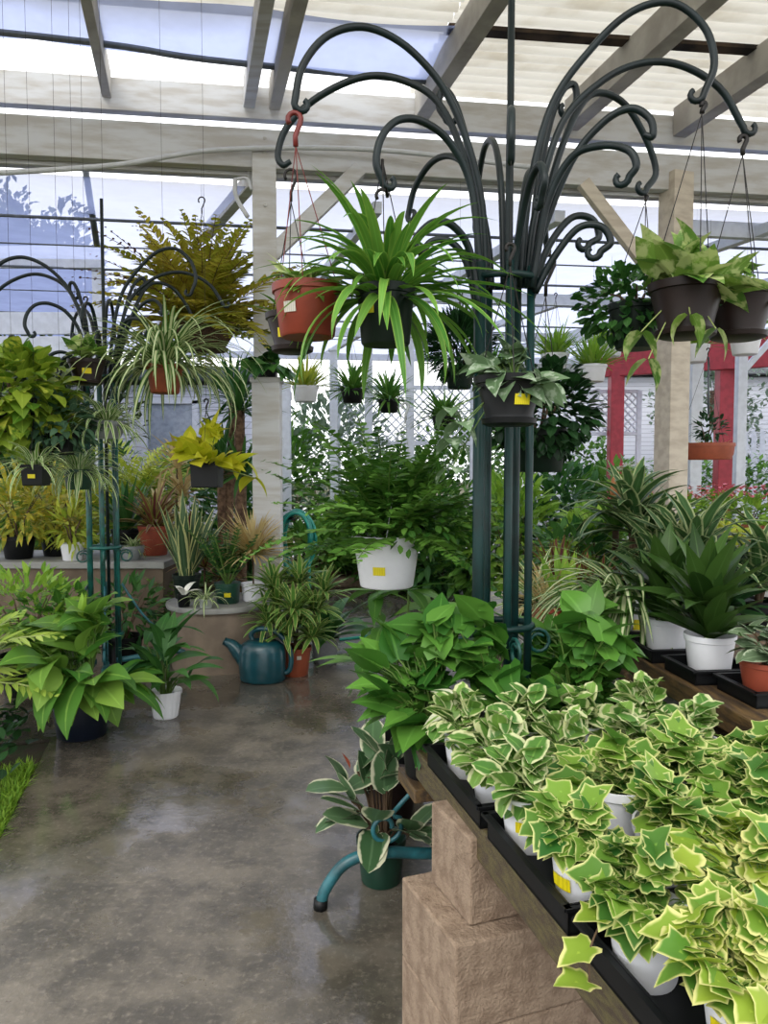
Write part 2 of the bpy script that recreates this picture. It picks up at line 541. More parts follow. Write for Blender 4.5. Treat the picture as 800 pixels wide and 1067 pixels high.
# plant habits: each adds its parts to root, growing from c
def P_ros(root, c, rng, n=20, L=(.2, .3), Wd=.02, elev=(30, 85), droop=(.6, 1.4), mat='lf_strap', prof='strap', fold=.2, seg=7, r0=.01, az=None, name='foliage', ret=False, mb=None):
    m = mb or MB()
    for i in range(n):
        a = rng.uniform(*az) if az else i * 2.39996 + rng.uniform(-.3, .3)
        k = (i + .5) / n
        e = rad(elev[0] + (elev[1] - elev[0]) * k + rng.uniform(-6, 6))
        p = Vector(c) + Vector((math.cos(a), math.sin(a), 0)) * r0 * rng.random()
        blade(m, p, azd(a, e), pick(rng, L), pick(rng, Wd), prof, pick(rng, droop), fold, seg, rnd=rng.random(), roll=rng.uniform(-.25, .25))
    if mb: return
    return m.build(name, mat, root)
def P_dome(root, c, rng, n=30, R=.12, H=.12, L=.08, Wd=.05, mat='lf_pothos', prof='heart', tilt=(10, 60), droop=(.3, .9), back=.08, fold=.14, low=5, stem='stem_green', sr=.002, az=None, leaf='blade', rmin=.45, seg=5, wave=0, lift=0.0, stemup=.8, shift=.4, rollr=.5):
    m = MB(); s = MB(); c = Vector(c)
    for i in range(n):
        a = rng.uniform(*az) if az else i * 2.39996 + rng.uniform(-.35, .35)
        e = rad(low) + (rad(86) - rad(low)) * ((i * .618034) % 1.0) ** 1.2
        f = rng.uniform(rmin, 1)
        b = c + Vector((math.cos(a) * math.cos(e) * R * f, math.sin(a) * math.cos(e) * R * f, lift + math.sin(e) * H * f))
        la = a + rng.uniform(-.6, .6) if e < rad(50) else a + rng.uniform(-2.6, 2.6)
        dr = azd(la, e * .45 - rad(pick(rng, tilt)) + .25)
        fn = ivyleaf if leaf == 'ivy' else blade
        kw = dict(droop=pick(rng, droop), rnd=rng.random(), roll=rng.uniform(-rollr, rollr))
        if leaf != 'ivy': kw.update(prof=prof, fold=fold, n=seg, back=back, wave=wave)
        Lf = pick(rng, L)
        b = b - Vector((dr.x, dr.y, 0)) * Lf * shift
        fn(m, b, dr, Lf, pick(rng, Wd), **kw)
        if stem:
            q = c + Vector((math.cos(a), math.sin(a), 0)) * (.15 * R) * f
            mid = q.lerp(b, .45) + Vector((0, 0, (abs(b.z - c.z) * .3 + .2 * R) * stemup))
            pts = [q * (1 - t) ** 2 + mid * 2 * t * (1 - t) + b * t * t for t in (0, .25, .5, .75, 1)]
            s.tube(pts, sr, 4, False)
    if stem: s.build('stem', stem, root)
    return m.build('foliage', mat, root)
def P_fern(root, c, rng, n=24, L=(.3, .45), elev=(20, 80), droop=(.8, 1.6), pl=.06, pw=.016, npin=22, mat='lf_fern', stem='stem_green', az=None, prof='lance', sr=.0022, pdroop=.3, pang=70, bare=.12, taper=None):
    m = MB(); s = MB(); c = Vector(c)
    for i in range(n):
        a = rng.uniform(*az) if az else i * 2.39996 + rng.uniform(-.3, .3)
        k = (i + .5) / n
        e = rad(elev[0] + (elev[1] - elev[0]) * k + rng.uniform(-7, 7))
        l = pick(rng, L); dr = pick(rng, droop)
        d = azd(a, e); sd = d.cross(Vector((0, 0, 1))).normalized(); p = c.copy()
        pts = [p.copy()]; rn = rng.random()
        for j in range(npin):
            t = (j + 1) / npin
            p = p + d * (l / npin); d = Matrix.Rotation(-dr / npin, 3, sd) @ d
            pts.append(p.copy())
            if t < bare: continue
            env = (math.sin(PI * min(1, (t - bare * .6) / (1 - bare * .6)) ** .75) * .85 + .15) if taper is None else taper
            for sg in (-1, 1):
                pd = d * math.cos(rad(pang)) + sd * sg * math.sin(rad(pang)) + Vector((0, 0, rng.uniform(-.1, .25)))
                blade(m, p, pd, pl * env * rng.uniform(.85, 1.1), pw, prof, pdroop, .1, 3, rnd=min(1, max(0, rn + rng.uniform(-.25, .25))), roll=rng.uniform(-.5, .5))
        s.tube(pts[::3] if len(pts) > 9 else pts, sr, 4, False)
    s.build('stem', stem, root)
    return m.build('foliage', mat, root)
def P_bush(root, c, rng, size=(.2, .2, .2), n=150, L=.06, Wd=.03, prof='lance', mat='lf_mid', off=(0, 0, .15), stems=5, stem='stem_brown', droop=(.2, .8), fold=.12, shell=.35, upw=.25, name='foliage', seg=3):
    m = MB(); s = MB(); c = Vector(c); ce = c + Vector(off)
    for i in range(n):
        v = Vector((rng.gauss(0, 1), rng.gauss(0, 1), rng.gauss(0, 1))).normalized()
        f = rng.uniform(shell, 1) ** .6
        b = ce + Vector((v.x * size[0], v.y * size[1], v.z * size[2])) * f
        d = v + Vector((rng.uniform(-.6, .6), rng.uniform(-.6, .6), rng.uniform(-.6, .6) + upw))
        blade(m, b, d, pick(rng, L), pick(rng, Wd), prof, pick(rng, droop), fold, seg, rnd=rng.random(), roll=rng.uniform(-.6, .6))
    for k in range(stems):
        a = k * 2.4; tip = ce + Vector((math.cos(a) * size[0] * .55, math.sin(a) * size[1] * .55, size[2] * .4))
        md = c.lerp(tip, .5) + Vector((0, 0, size[2] * .2))
        s.tube([c, md, tip], [.006, .005, .002], 5, False)
    if stems: s.build('stem', stem, root)
    return m.build(name, mat, root)
def P_multi(root, c, rng, heads, mat, stem='stem_brown', sr=.006, **kw):       # several rosettes on stems
    m = MB(); s = MB(); c = Vector(c)
    for (dx, dy, dz) in heads:
        tip = c + Vector((dx, dy, dz))
        s.tube(cr([c + Vector((dx * .15, dy * .15, 0)), c + Vector((dx * .6, dy * .6, dz * .5)), tip], 4), sr, 6, False)
        P_ros(root, tip, rng, mb=m, **kw)
    s.build('stem', stem, root)
    return m.build('foliage', mat, root)
def P_flowers(root, c, rng, size, n, r, mat, off=(0, 0, .15), petals=5):
    m = MB(); ce = Vector(c) + Vector(off)
    for i in range(n):
        a = i * 2.4; f = math.sqrt((i + .5) / n)
        b = ce + Vector((math.cos(a) * size[0] * f, math.sin(a) * size[1] * f, size[2] * (1 - f * f * .6) + rng.uniform(-.02, .02)))
        for k in range(petals):
            blade(m, b, azd(a + k * 2 * PI / petals, rad(rng.uniform(10, 50))), r, r * .8, 'round', .5, .1, 2, rnd=rng.random())
    return m.build('flower', mat, root)

SEED = [11]
def mk(name, label, cat, loc, pot, plants, group=None, rz=0.0, stick=None, sat=None):
    SEED[0] += 7
    rng = random.Random(SEED[0])
    root = thing(name, label, cat, loc, rz, group)
    kind, rt, rb, h, mat = pot
    p, top = pot_part(root, kind, rt, rb, h, mat)
    if stick:
        az, z, w, hh = stick[:4]
        add_sticker(p, rt, rb, h, rad(az), z * h, w, hh, stick[4] if len(stick) > 4 else 'label_yellow', kind == 'square')
    for fn, kw in plants:
        kw = dict(kw); c = kw.pop('c', (0, 0, 0))
        fn(root, (c[0], c[1], top + c[2]), rng, **kw)
    root['_top'] = h; root['_rt'] = rt
    return root
def hang(root, to, mat='wire', apex=None, n=3, hook=.09, wr=.0016, hookmat=None, phase=.5, hr=.005):
    """wires from the rim to an apex, then a hook (and, if high, a wire) up to the world point 'to'"""
    rt = root['_rt']; h = root['_top']
    lo = Vector(to) - Vector(root.location)
    lo = Matrix.Rotation(-root.rotation_euler.z, 3, 'Z') @ lo
    ap = Vector((lo.x * .9, lo.y * .9, h + apex)) if apex else lo - Vector((0, 0, hook))
    m = MB()
    for k in range(n):
        a = 2 * PI * k / n + phase
        rim = Vector((math.cos(a) * rt * 1.0, math.sin(a) * rt * 1.0, h - .006))
        m.tube([rim, rim.lerp(ap, .5), ap], wr, 5, False)
    if apex and (lo - ap).length > hook + .05:
        m.tube([ap + Vector((0, 0, hook * .9)), lo], wr * .6, 5, False)
        htop = ap + Vector((0, 0, hook))
    else: htop = lo
    m.build('hanger', mat, root)
    k = MB()
    d = htop - ap; q = d.length * .2
    cc = htop - Vector((0, 0, q))
    pts = [ap, ap + d * .3] + [cc + Vector((q * math.cos(rad(t)), 0, q * math.sin(rad(t)))) for t in range(-20, 221, 30)]
    k.tube(pts, hr, 6)
    k.build('hook', hookmat or mat, root)
def clean():
    for o in bpy.data.objects:
        for k in ('_top', '_rt'):
            if k in o.keys(): del o[k]

# ============================================================ SETTING
UE = .585                                                   # aisle edge of the bench
m = MB()                                                    # wet concrete slab
sl = [W(-.68, -1.5), W(14, -1.5), W(14, 30), W(-12, 30), W(-12, 4.1), W(-.68, 4.1)]
m.add([(p.x, p.y, 0) for p in sl] + [(p.x, p.y, -.08) for p in sl], [(0, 1, 2, 3, 4, 5), (11, 10, 9, 8, 7, 6)] + [(i, i + 6, (i + 1) % 6 + 6, (i + 1) % 6) for i in range(6)])
struct(m, 'floor', 'wet_concrete')
m = MB()
sl = [W(-9, -1.5), W(-.69, -1.5), W(-.69, 4.09), W(-9, 4.09)]
m.add([(p.x, p.y, -.015) for p in sl], [(0, 1, 2, 3)])
struct(m, 'soil_bed', 'ground_soil')
m = MB()
m.box((0, 30, -.12), (160, 130, .06))
struct(m, 'ground', 'ground_soil')

# main cross beam on its two posts (a little skew to the rafters)
PB = Vector((-.9, 5.85, 0))
def onbeam(px, z, off=0.0):        # point of the beam line (shifted 'off' deeper) seen at column px
    tx = (px - 400) / FPX
    b0 = PB + Vector((0, off, 0))
    k = E2.y / E2.x
    Y = (b0.y - k * b0.x) / (1 - k * tx)
    return Vector((tx * Y, Y, z))
m = MB(); m.beam(onbeam(-160, 3.725), onbeam(1100, 3.725), .09, .28)
m.beam(onbeam(-160, 3.66, .11), onbeam(1100, 3.66, .11), .09, .2)
struct(m, 'trim_1', 'wood_white', bevel=.006)
m = MB(); m.beam(onbeam(-160, 4.3, .55), onbeam(1100, 4.3, .55), .09, .25)
struct(m, 'trim_2', 'wood_white', bevel=.006)
m = MB(); p = onbeam(278, 0)
m.box((p.x, p.y, 1.85), (.175, .175, 3.75), rad(8))
for z in (3.78, 3.68, 3.3): m.tube([(p.x + .02, p.y - .1, z), (p.x + .02, p.y - .085, z)], .014, 8)
struct(m, 'trim_3', 'wood_white', bevel=.006)
m = MB(); q = onbeam(698, 0)
m.box((q.x, q.y, 1.85), (.19, .19, 3.75), rad(20))
struct(m, 'trim_4', 'wood_cream', bevel=.006)
m = MB()                                                    # knee braces of the left post
m.beam((p.x + .05, p.y - .03, 2.95), Vector((p.x, p.y - .03, 3.62)) + E2 * .72, .08, .11)
struct(m, 'trim_5', 'wood_white', bevel=.005)
m = MB(); m.beam(at(264, 186, 5.9), at(216, 242, 7.4), .08, .12)
struct(m, 'trim_6', 'wood_white', bevel=.005)
m = MB(); m.beam((q.x - .05, q.y - .05, 2.75), Vector((q.x, q.y - .05, 3.6)) - E2 * .8, .07, .1)
struct(m, 'trim_7', 'wood_cream', bevel=.005)
# rafters
RZ = 4.36
k = 8
for px, w, dp, mat in ((119, .07, .2, 'wood_grey'), (-70, .08, .2, 'wood_grey'), (263, .09, .22, 'wood_white'), (289, .09, .22, 'wood_grey'), (438, .12, .22, 'wood_grey'), (590, .13, .24, 'wood_grey'), (700, .13, .24, 'wood_grey'), (820, .12, .24, 'wood_grey'), (960, .12, .24, 'wood_grey')):
    e = onbeam(px, RZ, .5)
    m = MB(); m.beam(e, e - D2 * 5.2, w, dp)
    struct(m, 'trim_%d' % k, mat, bevel=.005); k += 1
# corrugated fibreglass sheets on the rafters
def sheet(name, s0, s1, t0, t1, z, pitch=.12, amp=.032):
    base = onbeam(278, 0)
    m = MB(); n = int((t1 - t0) / pitch * 8)
    vs = []; fs = []
    for i in range(n + 1):
        t = t0 + (t1 - t0) * i / n
        zz = z + amp * math.sin(2 * PI * t / pitch)
        for s in (s0, s1):
            q = base + E2 * s + D2 * t
            vs.append((q.x, q.y, zz))
        if i < n: fs.append((2 * i, 2 * i + 1, 2 * i + 3, 2 * i + 2))
    m.add(vs, fs)
    return struct(m, name, 'fibreglass', True)
sheet('ceiling', -7, 1.25, -5.2, -.34, 4.5)
sheet('roof_sheet', 1.26, 8, -5.2, .62, 4.52)
m = MB(); b0 = onbeam(278, 0)
m.beam(b0 + E2 * 1.25 - D2 * .42 + Vector((0, 0, 4.475)), b0 + E2 * 8 - D2 * .55 + Vector((0, 0, 4.475)), .10, .03)
struct(m, 'trim_20', 'rot_wood')
# shade cloth strip under the open roof, then the shade-cloth bay beyond
def clothsheet(name, P, nx, ny, sag, mat, seed=1):
    r = random.Random(seed); m = MB(); vs = []; fs = []
    ph = [r.uniform(0, 6) for _ in range(6)]
    for j in range(ny + 1):
        for i in range(nx + 1):
            a = i / nx; b = j / ny
            q = (P[0] * (1 - a) + P[1] * a) * (1 - b) + (P[3] * (1 - a) + P[2] * a) * b
            z = -sag * math.sin(PI * ((a * 5) % 1)) + sag * .6 * math.sin(a * 14 + ph[0]) * math.sin(b * 7 + ph[1])
            vs.append(q + Vector((0, 0, z)))
    for j in range(ny):
        for i in range(nx):
            k = j * (nx + 1) + i; fs.append((k, k + 1, k + nx + 2, k + nx + 1))
    m.add(vs, fs)
    return struct(m, name, mat, True)
def bz(s, t, z): 
    q = b0 + E2 * s + D2 * t
    return Vector((q.x, q.y, z))
clothsheet('shade_cloth', [bz(-6, -.5, 4.47), bz(1.3, -.5, 4.47), bz(1.3, .20, 4.42), bz(-6, -.25, 4.42)], 40, 8, .03, 'shade_cloth_near')
m = MB(); m.tube(cr([bz(-6, -.25, 4.40), bz(-1.6, -.10, 4.38), bz(-.4, .05, 4.38), bz(1.3, .20, 4.41)], 6), .025, 6)
struct(m, 'trim_21', 'steel_grey', True)
clothsheet('shade_cloth_bay', [bz(-16, .12, 3.52), bz(18, .12, 3.52), bz(24, 13, 4.15), bz(-20, 13, 4.15)], 60, 30, .035, 'shade_cloth', 4)
for i, t in enumerate((1.0, 2.0, 3.1, 4.6, 6.6, 9)):
    m = MB(); z = 3.49 + .0485 * t
    m.tube([bz(-12, t, z - .05), bz(3, t, z - .07), bz(18, t, z - .05)], .008 if i % 2 else .014, 6)
    struct(m, 'trim_%d' % (22 + i), 'steel_grey', True)
k = 28
for s, t0, t1, w in ((2.4, .2, 12, .09), (4.3, .2, 12, .09), (6.0, .2, 12, .09), (.9, .2, 12, .07)):
    m = MB(); m.beam(bz(s, t0, 3.42), bz(s + .1, t1, 3.98), w, .09)
    struct(m, 'trim_%d' % k, 'white_paint'); k += 1
for t, z, s0, s1 in ((.42, 3.44, 3.6, 14), (3.2, 3.42, .2, 14), (6.2, 3.5, .2, 16), (10.5, 3.75, -1, 18)):
    m = MB(); m.beam(bz(s0, t, z), bz(s1, t, z), .07, .13)
    struct(m, 'trim_%d' % k, 'white_paint'); k += 1
# steel post of the far bay, sprinkler pipe along the beam
m = MB(); m.tube([at(89, 176, 6.6), at(101, 256, 7.0)], .028, 8); struct(m, 'trim_46', 'steel_grey', True)
m = MB(); m.tube(cr([at(-30, 182, 5.0), at(120, 172, 5.4), at(230, 156, 5.7), at(390, 156, 5.75), at(560, 175, 5.8)], 6), .018, 8)
struct(m, 'trim_47', 'pvc', True)
m = MB(); m.tube(cr([at(245, 186, 5.75), at(246, 205, 5.75), at(258, 226, 5.72)], 5), .016, 8)
m.tube(cr([at(245, 187, 5.75), at(257, 186, 5.74), at(262, 198, 5.72)], 5), .012, 8)
struct(m, 'trim_48', 'pvc', True)

# ------------------------------------------------------------ far surroundings
def boardfence(name, label, px0, px1, Y, rows, hgt, posts, mat='white_paint', z0=0):
    r = thing(name, label, 'fence', onz((px0 + px1) / 2, Y, 0))
    cx = r.location.x
    a = onz(px0, Y, 0).x - cx; b = onz(px1, Y, 0).x - cx
    for py in rows:
        m = MB(); z = at(400, py, Y).z
        m.box(((a + b) / 2, 0, z), (b - a, .04, hgt)); bev(m.build('rail', mat, r, False))
    for px in posts:
        m = MB(); x = onz(px, Y, 0).x - cx
        m.box((x, .06, at(400, rows[0], Y).z / 2), (.1, .08, at(400, rows[0], Y).z)); bev(m.build('post', mat, r, False))
    return r
boardfence('board_screen', 'white board screen in front of dark hedge at far left', -60, 112, 8.6, (268, 337, 362), .24, (-40, 104))
def housewall():
    r = thing('house', 'white clapboard house with window behind the left plants', 'house', onz(160, 15, 0))
    x0 = onz(60, 15, 0).x - r.location.x; x1 = onz(262, 15, 0).x - r.location.x
    m = MB(); m.box(((x0 + x1) / 2, 2, 1.5), (x1 - x0, 4, 3.0)); m.build('wall', 'siding', r, False)
    m = MB(); m.beam(((x0 - .3), 2, 3.2), (x1 + .3, 2, 3.2), 4.6, .25); bev(m.build('roof', 'steel_grey', r, False), .05)
    for px in (178,):
        x = onz(px, 14.95, 0).x - r.location.x
        m = MB()
        for dx in (-.5, .5): m.box((x + dx, -.04, 2.0), (.12, .08, 1.4))
        for dz in (1.3, 2.7): m.box((x, -.04, dz), (1.12, .08, .12))
        f = m.build('window', 'white_paint', r, False)
        m = MB(); m.box((x, -.01, 2), (.9, .03, 1.3)); m.build('pane', 'house_window', f, False)
housewall()
def lattice(name, label, px0, px1, py0, py1, Y):
    r = thing(name, label, 'trellis', onz((px0 + px1) / 2, Y, 0))
    w = (px1 - px0) / FPX * Y; z0 = at(400, py1, Y).z; z1 = at(400, py0, Y).z; h = z1 - z0
    m = MB(); st = .13
    n = int((w + h) / st)
    for i in range(n):
        for sg in (1, -1):
            a = i * st
            x0 = max(-w / 2, -w / 2 + a - h); zz0 = z0 + max(0, 0 if a < h else 0)
            p = [(-w / 2 + a, 0), (-w / 2 + a - h, h)]
            (xa, za), (xb, zb) = p
            if xa > w / 2: za += xa - w / 2; xa = w / 2
            if xb < -w / 2: zb -= (-w / 2 - xb); xb = -w / 2
            if zb <= za: continue
            m.beam((sg * xa, sg * .012, z0 + za), (sg * xb, sg * .012, z0 + zb), .02, .035, up=(0, 1, 0))
    m.build('lattice', 'white_paint', r, False)
    f = MB()
    for z in (z0, z1): f.box((0, 0, z), (w, .06, .06))
    for x in (-w / 2, w / 2): f.box((x, 0, z1 / 2 + .02), (.08, .07, z1))
    bev(f.build('frame', 'white_paint', r, False))
lattice('lattice_panel', 'white diagonal lattice panel behind the fern basket', 352, 492, 404, 462, 11)
lattice('lattice_panel', 'white lattice panel seen left of the thick cream post', 562, 664, 408, 452, 13)
k = 0
for px, py0, Y, lab in ((299, 400, 9.5, 'thin white post left of the lattice, beside the grey timber post'), (348, 366, 10, 'white post at left end of the lattice'), (384, 362, 10, 'white post crossing the middle of the lattice'), (427, 352, 9.6, 'white post at right of the lattice, behind the spider plant leaves'), (722, 362, 8, 'thick white post right of the cream timber post'), (769, 355, 8.4, 'white post with a slanting arm at the right edge')):
    p = onz(px, Y, 0); z1 = at(px, py0, Y).z
    w = .1 if px < 500 else (.12 if px == 722 else .1)
    m = MB(); m.box((p.x, p.y, z1 / 2), (w, w, z1))
    m.box((p.x, p.y, z1 + .01), (w * 1.3, w * 1.3, .03))
    if px == 769: m.beam((p.x, p.y, z1 - .35), (p.x + .4, p.y, z1 + .1), .06, .06)
    solo(m, 'white_post', 'white_paint', lab, 'post', 'white posts of the far bay', bevel=.005)
m = MB(); a = onz(612, 13, 0); b = onz(900, 11.0, 0)
za = at(612, 368, 13).z
r = thing('red_arbor', 'red painted timber arbor with beam and posts at right', 'arbor', onz(752, 12, 0))
L_ = r.location
m.beam(Vector((a.x, a.y, 3.15)) - L_, Vector((b.x, b.y, 3.15)) - L_, .12, .5); bev(m.build('beam', 'red_paint', r, False), .01)
for px, Y in ((752, 12.05), (640, 12.8), (880, 11.2)):
    q = onz(px, Y, 0) - L_; m = MB(); m.box((q.x, q.y, 1.5), (.22, .22, 3.0)); bev(m.build('post', 'red_paint', r, False), .01)
def picket(px0, px1, Y, hgt, label):
    r = thing('picket_fence', label, 'fence', onz((px0 + px1) / 2, Y, 0))
    w = (px1 - px0) / FPX * Y; n = int(w / .17)
    for i in range(n):
        x = -w / 2 + (i + .5) * w / n
        m = MB(); hw = .05
        vs = []
        for y in (-.012, .012): vs += [(x - hw, y, .05), (x + hw, y, .05), (x + hw, y, hgt - .1), (x, y, hgt), (x - hw, y, hgt - .1)]
        m.add(vs, [(0, 1, 2, 3, 4), (9, 8, 7, 6, 5)] + [(i2, i2 + 5, (i2 + 1) % 5 + 5, (i2 + 1) % 5) for i2 in range(5)])
        m.build('picket', 'white_paint', r, False)
    m = MB()
    for z in (.4, hgt * .7): m.box((0, .05, z), (w, .05, .09))
    bev(m.build('rail', 'white_paint', r, False))
picket(690, 860, 16, 2.2, 'white picket fence beyond the red posts at right')
m = MB(); x0 = onz(560, 22, 0).x; x1 = onz(980, 22, 0).x
r = thing('shed', 'pale grey boarded shed wall beyond the picket fence', 'shed', onz(770, 22, 0))
m.box((0, 1.5, 2.0), (x1 - x0, 3, 4.0)); m.build('wall', 'siding', r, False)
m = MB(); m.beam((-6.3, 1.5, 4.2), (6.3, 1.5, 4.2), 3.8, .3); m.build('roof', 'steel_grey', r, False)

# ------------------------------------------------------------ display trees (iron plant stands)
SC_A = Vector((.37, 2.42, 0))
def stand(loc, label):
    r = thing('plant_stand', label, 'plant stand', loc, 0)
    PXM = 2.42 / FPX
    tips = {}
    poles = [(-.078, -.05), (.010, -.075), (.055, .055), (.085, -.01), (-.035, .07)]
    for (x, y) in poles:
        m = MB(); m.tube([(x, y, .10), (x, y, 1.98)], (.0185 if x < -.05 else .0125), 10); m.build('pole', 'iron', r)
    m = MB(); m.tube([(.02, .01, .1), (.02, .01, 3.05)], .011, 8); m.build('centre_rod', 'iron_dark', r)
    for z in (1.94, .86, .3):
        m = MB(); m.tube(cr([(.100 * math.cos(a), .085 * math.sin(a), z) for a in [i * PI / 8 for i in range(17)]], 2), .011, 6); m.build('collar', 'iron', r)
    A = {   # profile in photo pixels about the stand's axis, azimuth
        'L1': ([(505, 300), (498, 200), (470, 110), (430, 55), (385, 29), (345, 36), (318, 68), (309, 108)], 192),
        'L2': ([(503, 300), (497, 230), (480, 160), (455, 107), (420, 84), (380, 80), (335, 100), (303, 130), (292, 160), (297, 172), (305, 168)], 172),
        'L3': ([(500, 300), (490, 200), (468, 150), (440, 127), (415, 125), (398, 142), (392, 168), (398, 188)], 205),
        'L4': ([(500, 300), (492, 240), (470, 175), (440, 145), (405, 140), (375, 160), (362, 190)], 128),
        'L5': ([(497, 330), (485, 275), (468, 252), (448, 252), (438, 270), (445, 284), (453, 278)], 178),
        'L6': ([(497, 320), (488, 262), (470, 235), (450, 232), (432, 250), (436, 262), (444, 258)], 215),
        'L7': ([(498, 300), (492, 190), (478, 125), (466, 97), (457, 97), (456, 112), (462, 122)], 165),
        'R1': ([(540, 300), (548, 200), (570, 110), (610, 50), (650, 12), (690, 3), (723, 28), (734, 66), (724, 98)], -8),
        'R2': ([(545, 300), (555, 220), (580, 130), (620, 85), (660, 66), (700, 68), (740, 92), (765, 133)], 4),
        'R3': ([(548, 300), (558, 240), (582, 150), (608, 100), (640, 105), (664, 140), (677, 178), (668, 196)], 22),
        'R4': ([(550, 300), (560, 250), (590, 170), (622, 128), (650, 113), (670, 124), (673, 142), (664, 140)], -20),
        'R5': ([(552, 300), (565, 240), (600, 165), (640, 150), (680, 170), (705, 215)], 66),
        'R6': ([(555, 305), (573, 270), (598, 238), (622, 236), (632, 252), (622, 262)], -15),
        'R7': ([(552, 310), (566, 262), (590, 228), (612, 228), (620, 246), (610, 254)], 12),
        'R8': ([(550, 300), (556, 200), (568, 130), (580, 96), (592, 88), (595, 104), (588, 116)], 30),
        'R9': ([(552, 300), (566, 215), (590, 165), (620, 152), (648, 156), (657, 172), (650, 184)], -35),
        'F1': ([(540, 310), (552, 270), (585, 225), (615, 215), (630, 232), (622, 246)], -82),
        'F2': ([(540, 300), (556, 200), (580, 160), (612, 165), (625, 190), (620, 205)], 262),
        'B1': ([(540, 300), (556, 190), (590, 130), (640, 115), (680, 150), (690, 190)], 95),
    }
    for key, (pp, az) in A.items():
        pts = []
        f = 1.0
        for (px, py) in pp:
            rr = abs(px - 523) * PXM * f
            ca, sa, kx = math.cos(rad(az)), math.sin(rad(az)), (px - 400) / FPX
            zz = EYE + (490 - py) * PXM
            if abs(ca) > .7:            # arms that spread sideways: radius from where they are seen
                rr = max(.03, (kx * 2.42 - .385) / (ca - kx * sa))
                zz = at(px, py, 2.42 + rr * sa).z
            pts.append((rr * math.cos(rad(az)) + .015, rr * math.sin(rad(az)), zz))
        fine = cr(pts, 6)
        tipv = Vector(fine[-1])
        # closing scroll at the tip, curling back outwards under the arm
        out = Vector((math.cos(rad(az)), math.sin(rad(az)), 0)); q = .022
        last = (Vector(fine[-1]) - Vector(fine[-3])).normalized()
        if last.z < -.3:
            cc = tipv - out * q if last.dot(out) < .35 else tipv + out * q
            sg = -1 if last.dot(out) < .35 else 1
            fine += [cc - out * (sg * q * math.cos(rad(t)) * (1 - t / 700)) - Vector((0, 0, q * math.sin(rad(t)) * (1 - t / 700))) for t in range(30, 261, 30)]
        m = MB(); n = len(fine)
        m.tube(fine, [.0112 if i < n * .8 else .0112 - .003 * (i - n * .8) / (n * .2) for i in range(n)], 8); m.build('arm', 'iron_dark', r)
        tips[key] = Vector(pts[-1]) - Vector((0, 0, .025)) + Vector(loc)
    for i, az in enumerate((192, 282, 12, 102)):
        ca, sa = math.cos(rad(az)), math.sin(rad(az))
        P = lambda rr, z: (rr * ca, rr * sa, z)
        m = MB(); m.tube(cr([P(.06, .12), P(.25, .14), P(.40, .158), P(.5, .135), P(.56, .065), P(.578, .012)], 5), .0185, 10); ft = m.build('foot', 'iron_blue', r)
        m = MB(); m.tube([P(.579, .0), P(.577, .03)], .022, 10); m.build('rubber_tip', 'black_plastic', ft)
        sp = [P(.2, .45), P(.27, .36), P(.35, .28)] + [P(.375 + .055 * (1 - t * .6) * math.cos(rad(150 + 400 * t)), .235 + .055 * (1 - t * .6) * math.sin(rad(150 + 400 * t))) for t in [j / 14 for j in range(15)]]
        m = MB(); m.tube(cr([P(.1, .62)] + sp, 2), .008, 6); m.build('scroll', 'iron_blue', ft)
        sp = [P(.13 + .045 * (1 - t * .5) * math.cos(rad(180 - 500 * t)), .80 + .045 * (1 - t * .5) * math.sin(rad(180 - 500 * t))) for t in [j / 16 for j in range(17)]]
        m = MB(); m.tube(sp, .006, 6); m.build('scroll', 'iron_teal', r)
    return r, tips
st_a, TIP = stand(SC_A, 'large dark green iron plant stand, nearest, rising beside the bench')
st_b = dup(st_a, (-1.79, 4.9, 0), rad(6), 'smaller looking teal green iron plant stand at left among pothos')
for ch in st_b.children:
    if ch.name.split('.')[0] in ('pole', 'collar'):
        ch.data = ch.data.copy(); ch.data.materials[0] = MATS['iron_teal']
def tipb(key):
    v = TIP[key] - SC_A
    return Matrix.Rotation(rad(6), 3, 'Z') @ v + Vector((-1.79, 4.9, 0))

# ------------------------------------------------------------ the bench with its block piers
BZ = .605
bw = W(UE, .2)
r = thing('plant_bench', 'weathered wet wooden bench carrying the trays of variegated pots', 'bench', W(UE, .2, 0), YAW)
m = MB(); m.box((.03, .865, BZ - .04), (.06, 1.75, .08)); bev(m.build('edge_beam', 'wood_mossy', r, False), .006)
for i in range(6):
    m = MB(); m.box((.155 + i * .19, .865, BZ - .025), (.18, 1.73, .04)); bev(m.build('plank', 'wood_wet', r, False), .004)
m = MB(); m.box((.6, 1.715, BZ - .075), (1.1, .05, .06)); bev(m.build('crossbar', 'wood_wet', r, False), .004)
m = MB(); m.box((.6, .3, BZ - .075), (1.1, .05, .06)); bev(m.build('crossbar', 'wood_wet', r, False), .004)
def solidblock(c, rz, label, s=(.39, .2, .19)):
    m = MB(); sub = 10
    m.box((s[0] / 2, s[1] / 2, s[2] / 2), s)
    o = solo(m, 'concrete_block', 'concrete_block', label, 'concrete block', 'concrete blocks under the bench', bevel=.005)
    o.location = c; o.rotation_euler = (0, 0, rz)
    return o
RB = rad(21)
solidblock((.1826, 1.58, .3825), RB, 'tan concrete block directly under the bench edge beam', (.39, .2, .19))
solidblock((.146, 1.513, .191), RB, 'tan concrete block, second in the pile under the bench', (.39, .29, .19))
solidblock((.146, 1.513, 0), RB, 'lowest tan concrete block in the pile, on the floor', (.39, .29, .19))
for z in (0, .191, .3825):
    q = W(1.35, 1.5); solidblock((q.x, q.y, z), RB, 'concrete block of the hidden pile at the bench back', (.39, .2, .19))
    q = W(1.0, .42); solidblock((q.x, q.y, z), RB, 'concrete block of the hidden pile at the bench front', (.39, .2, .19))

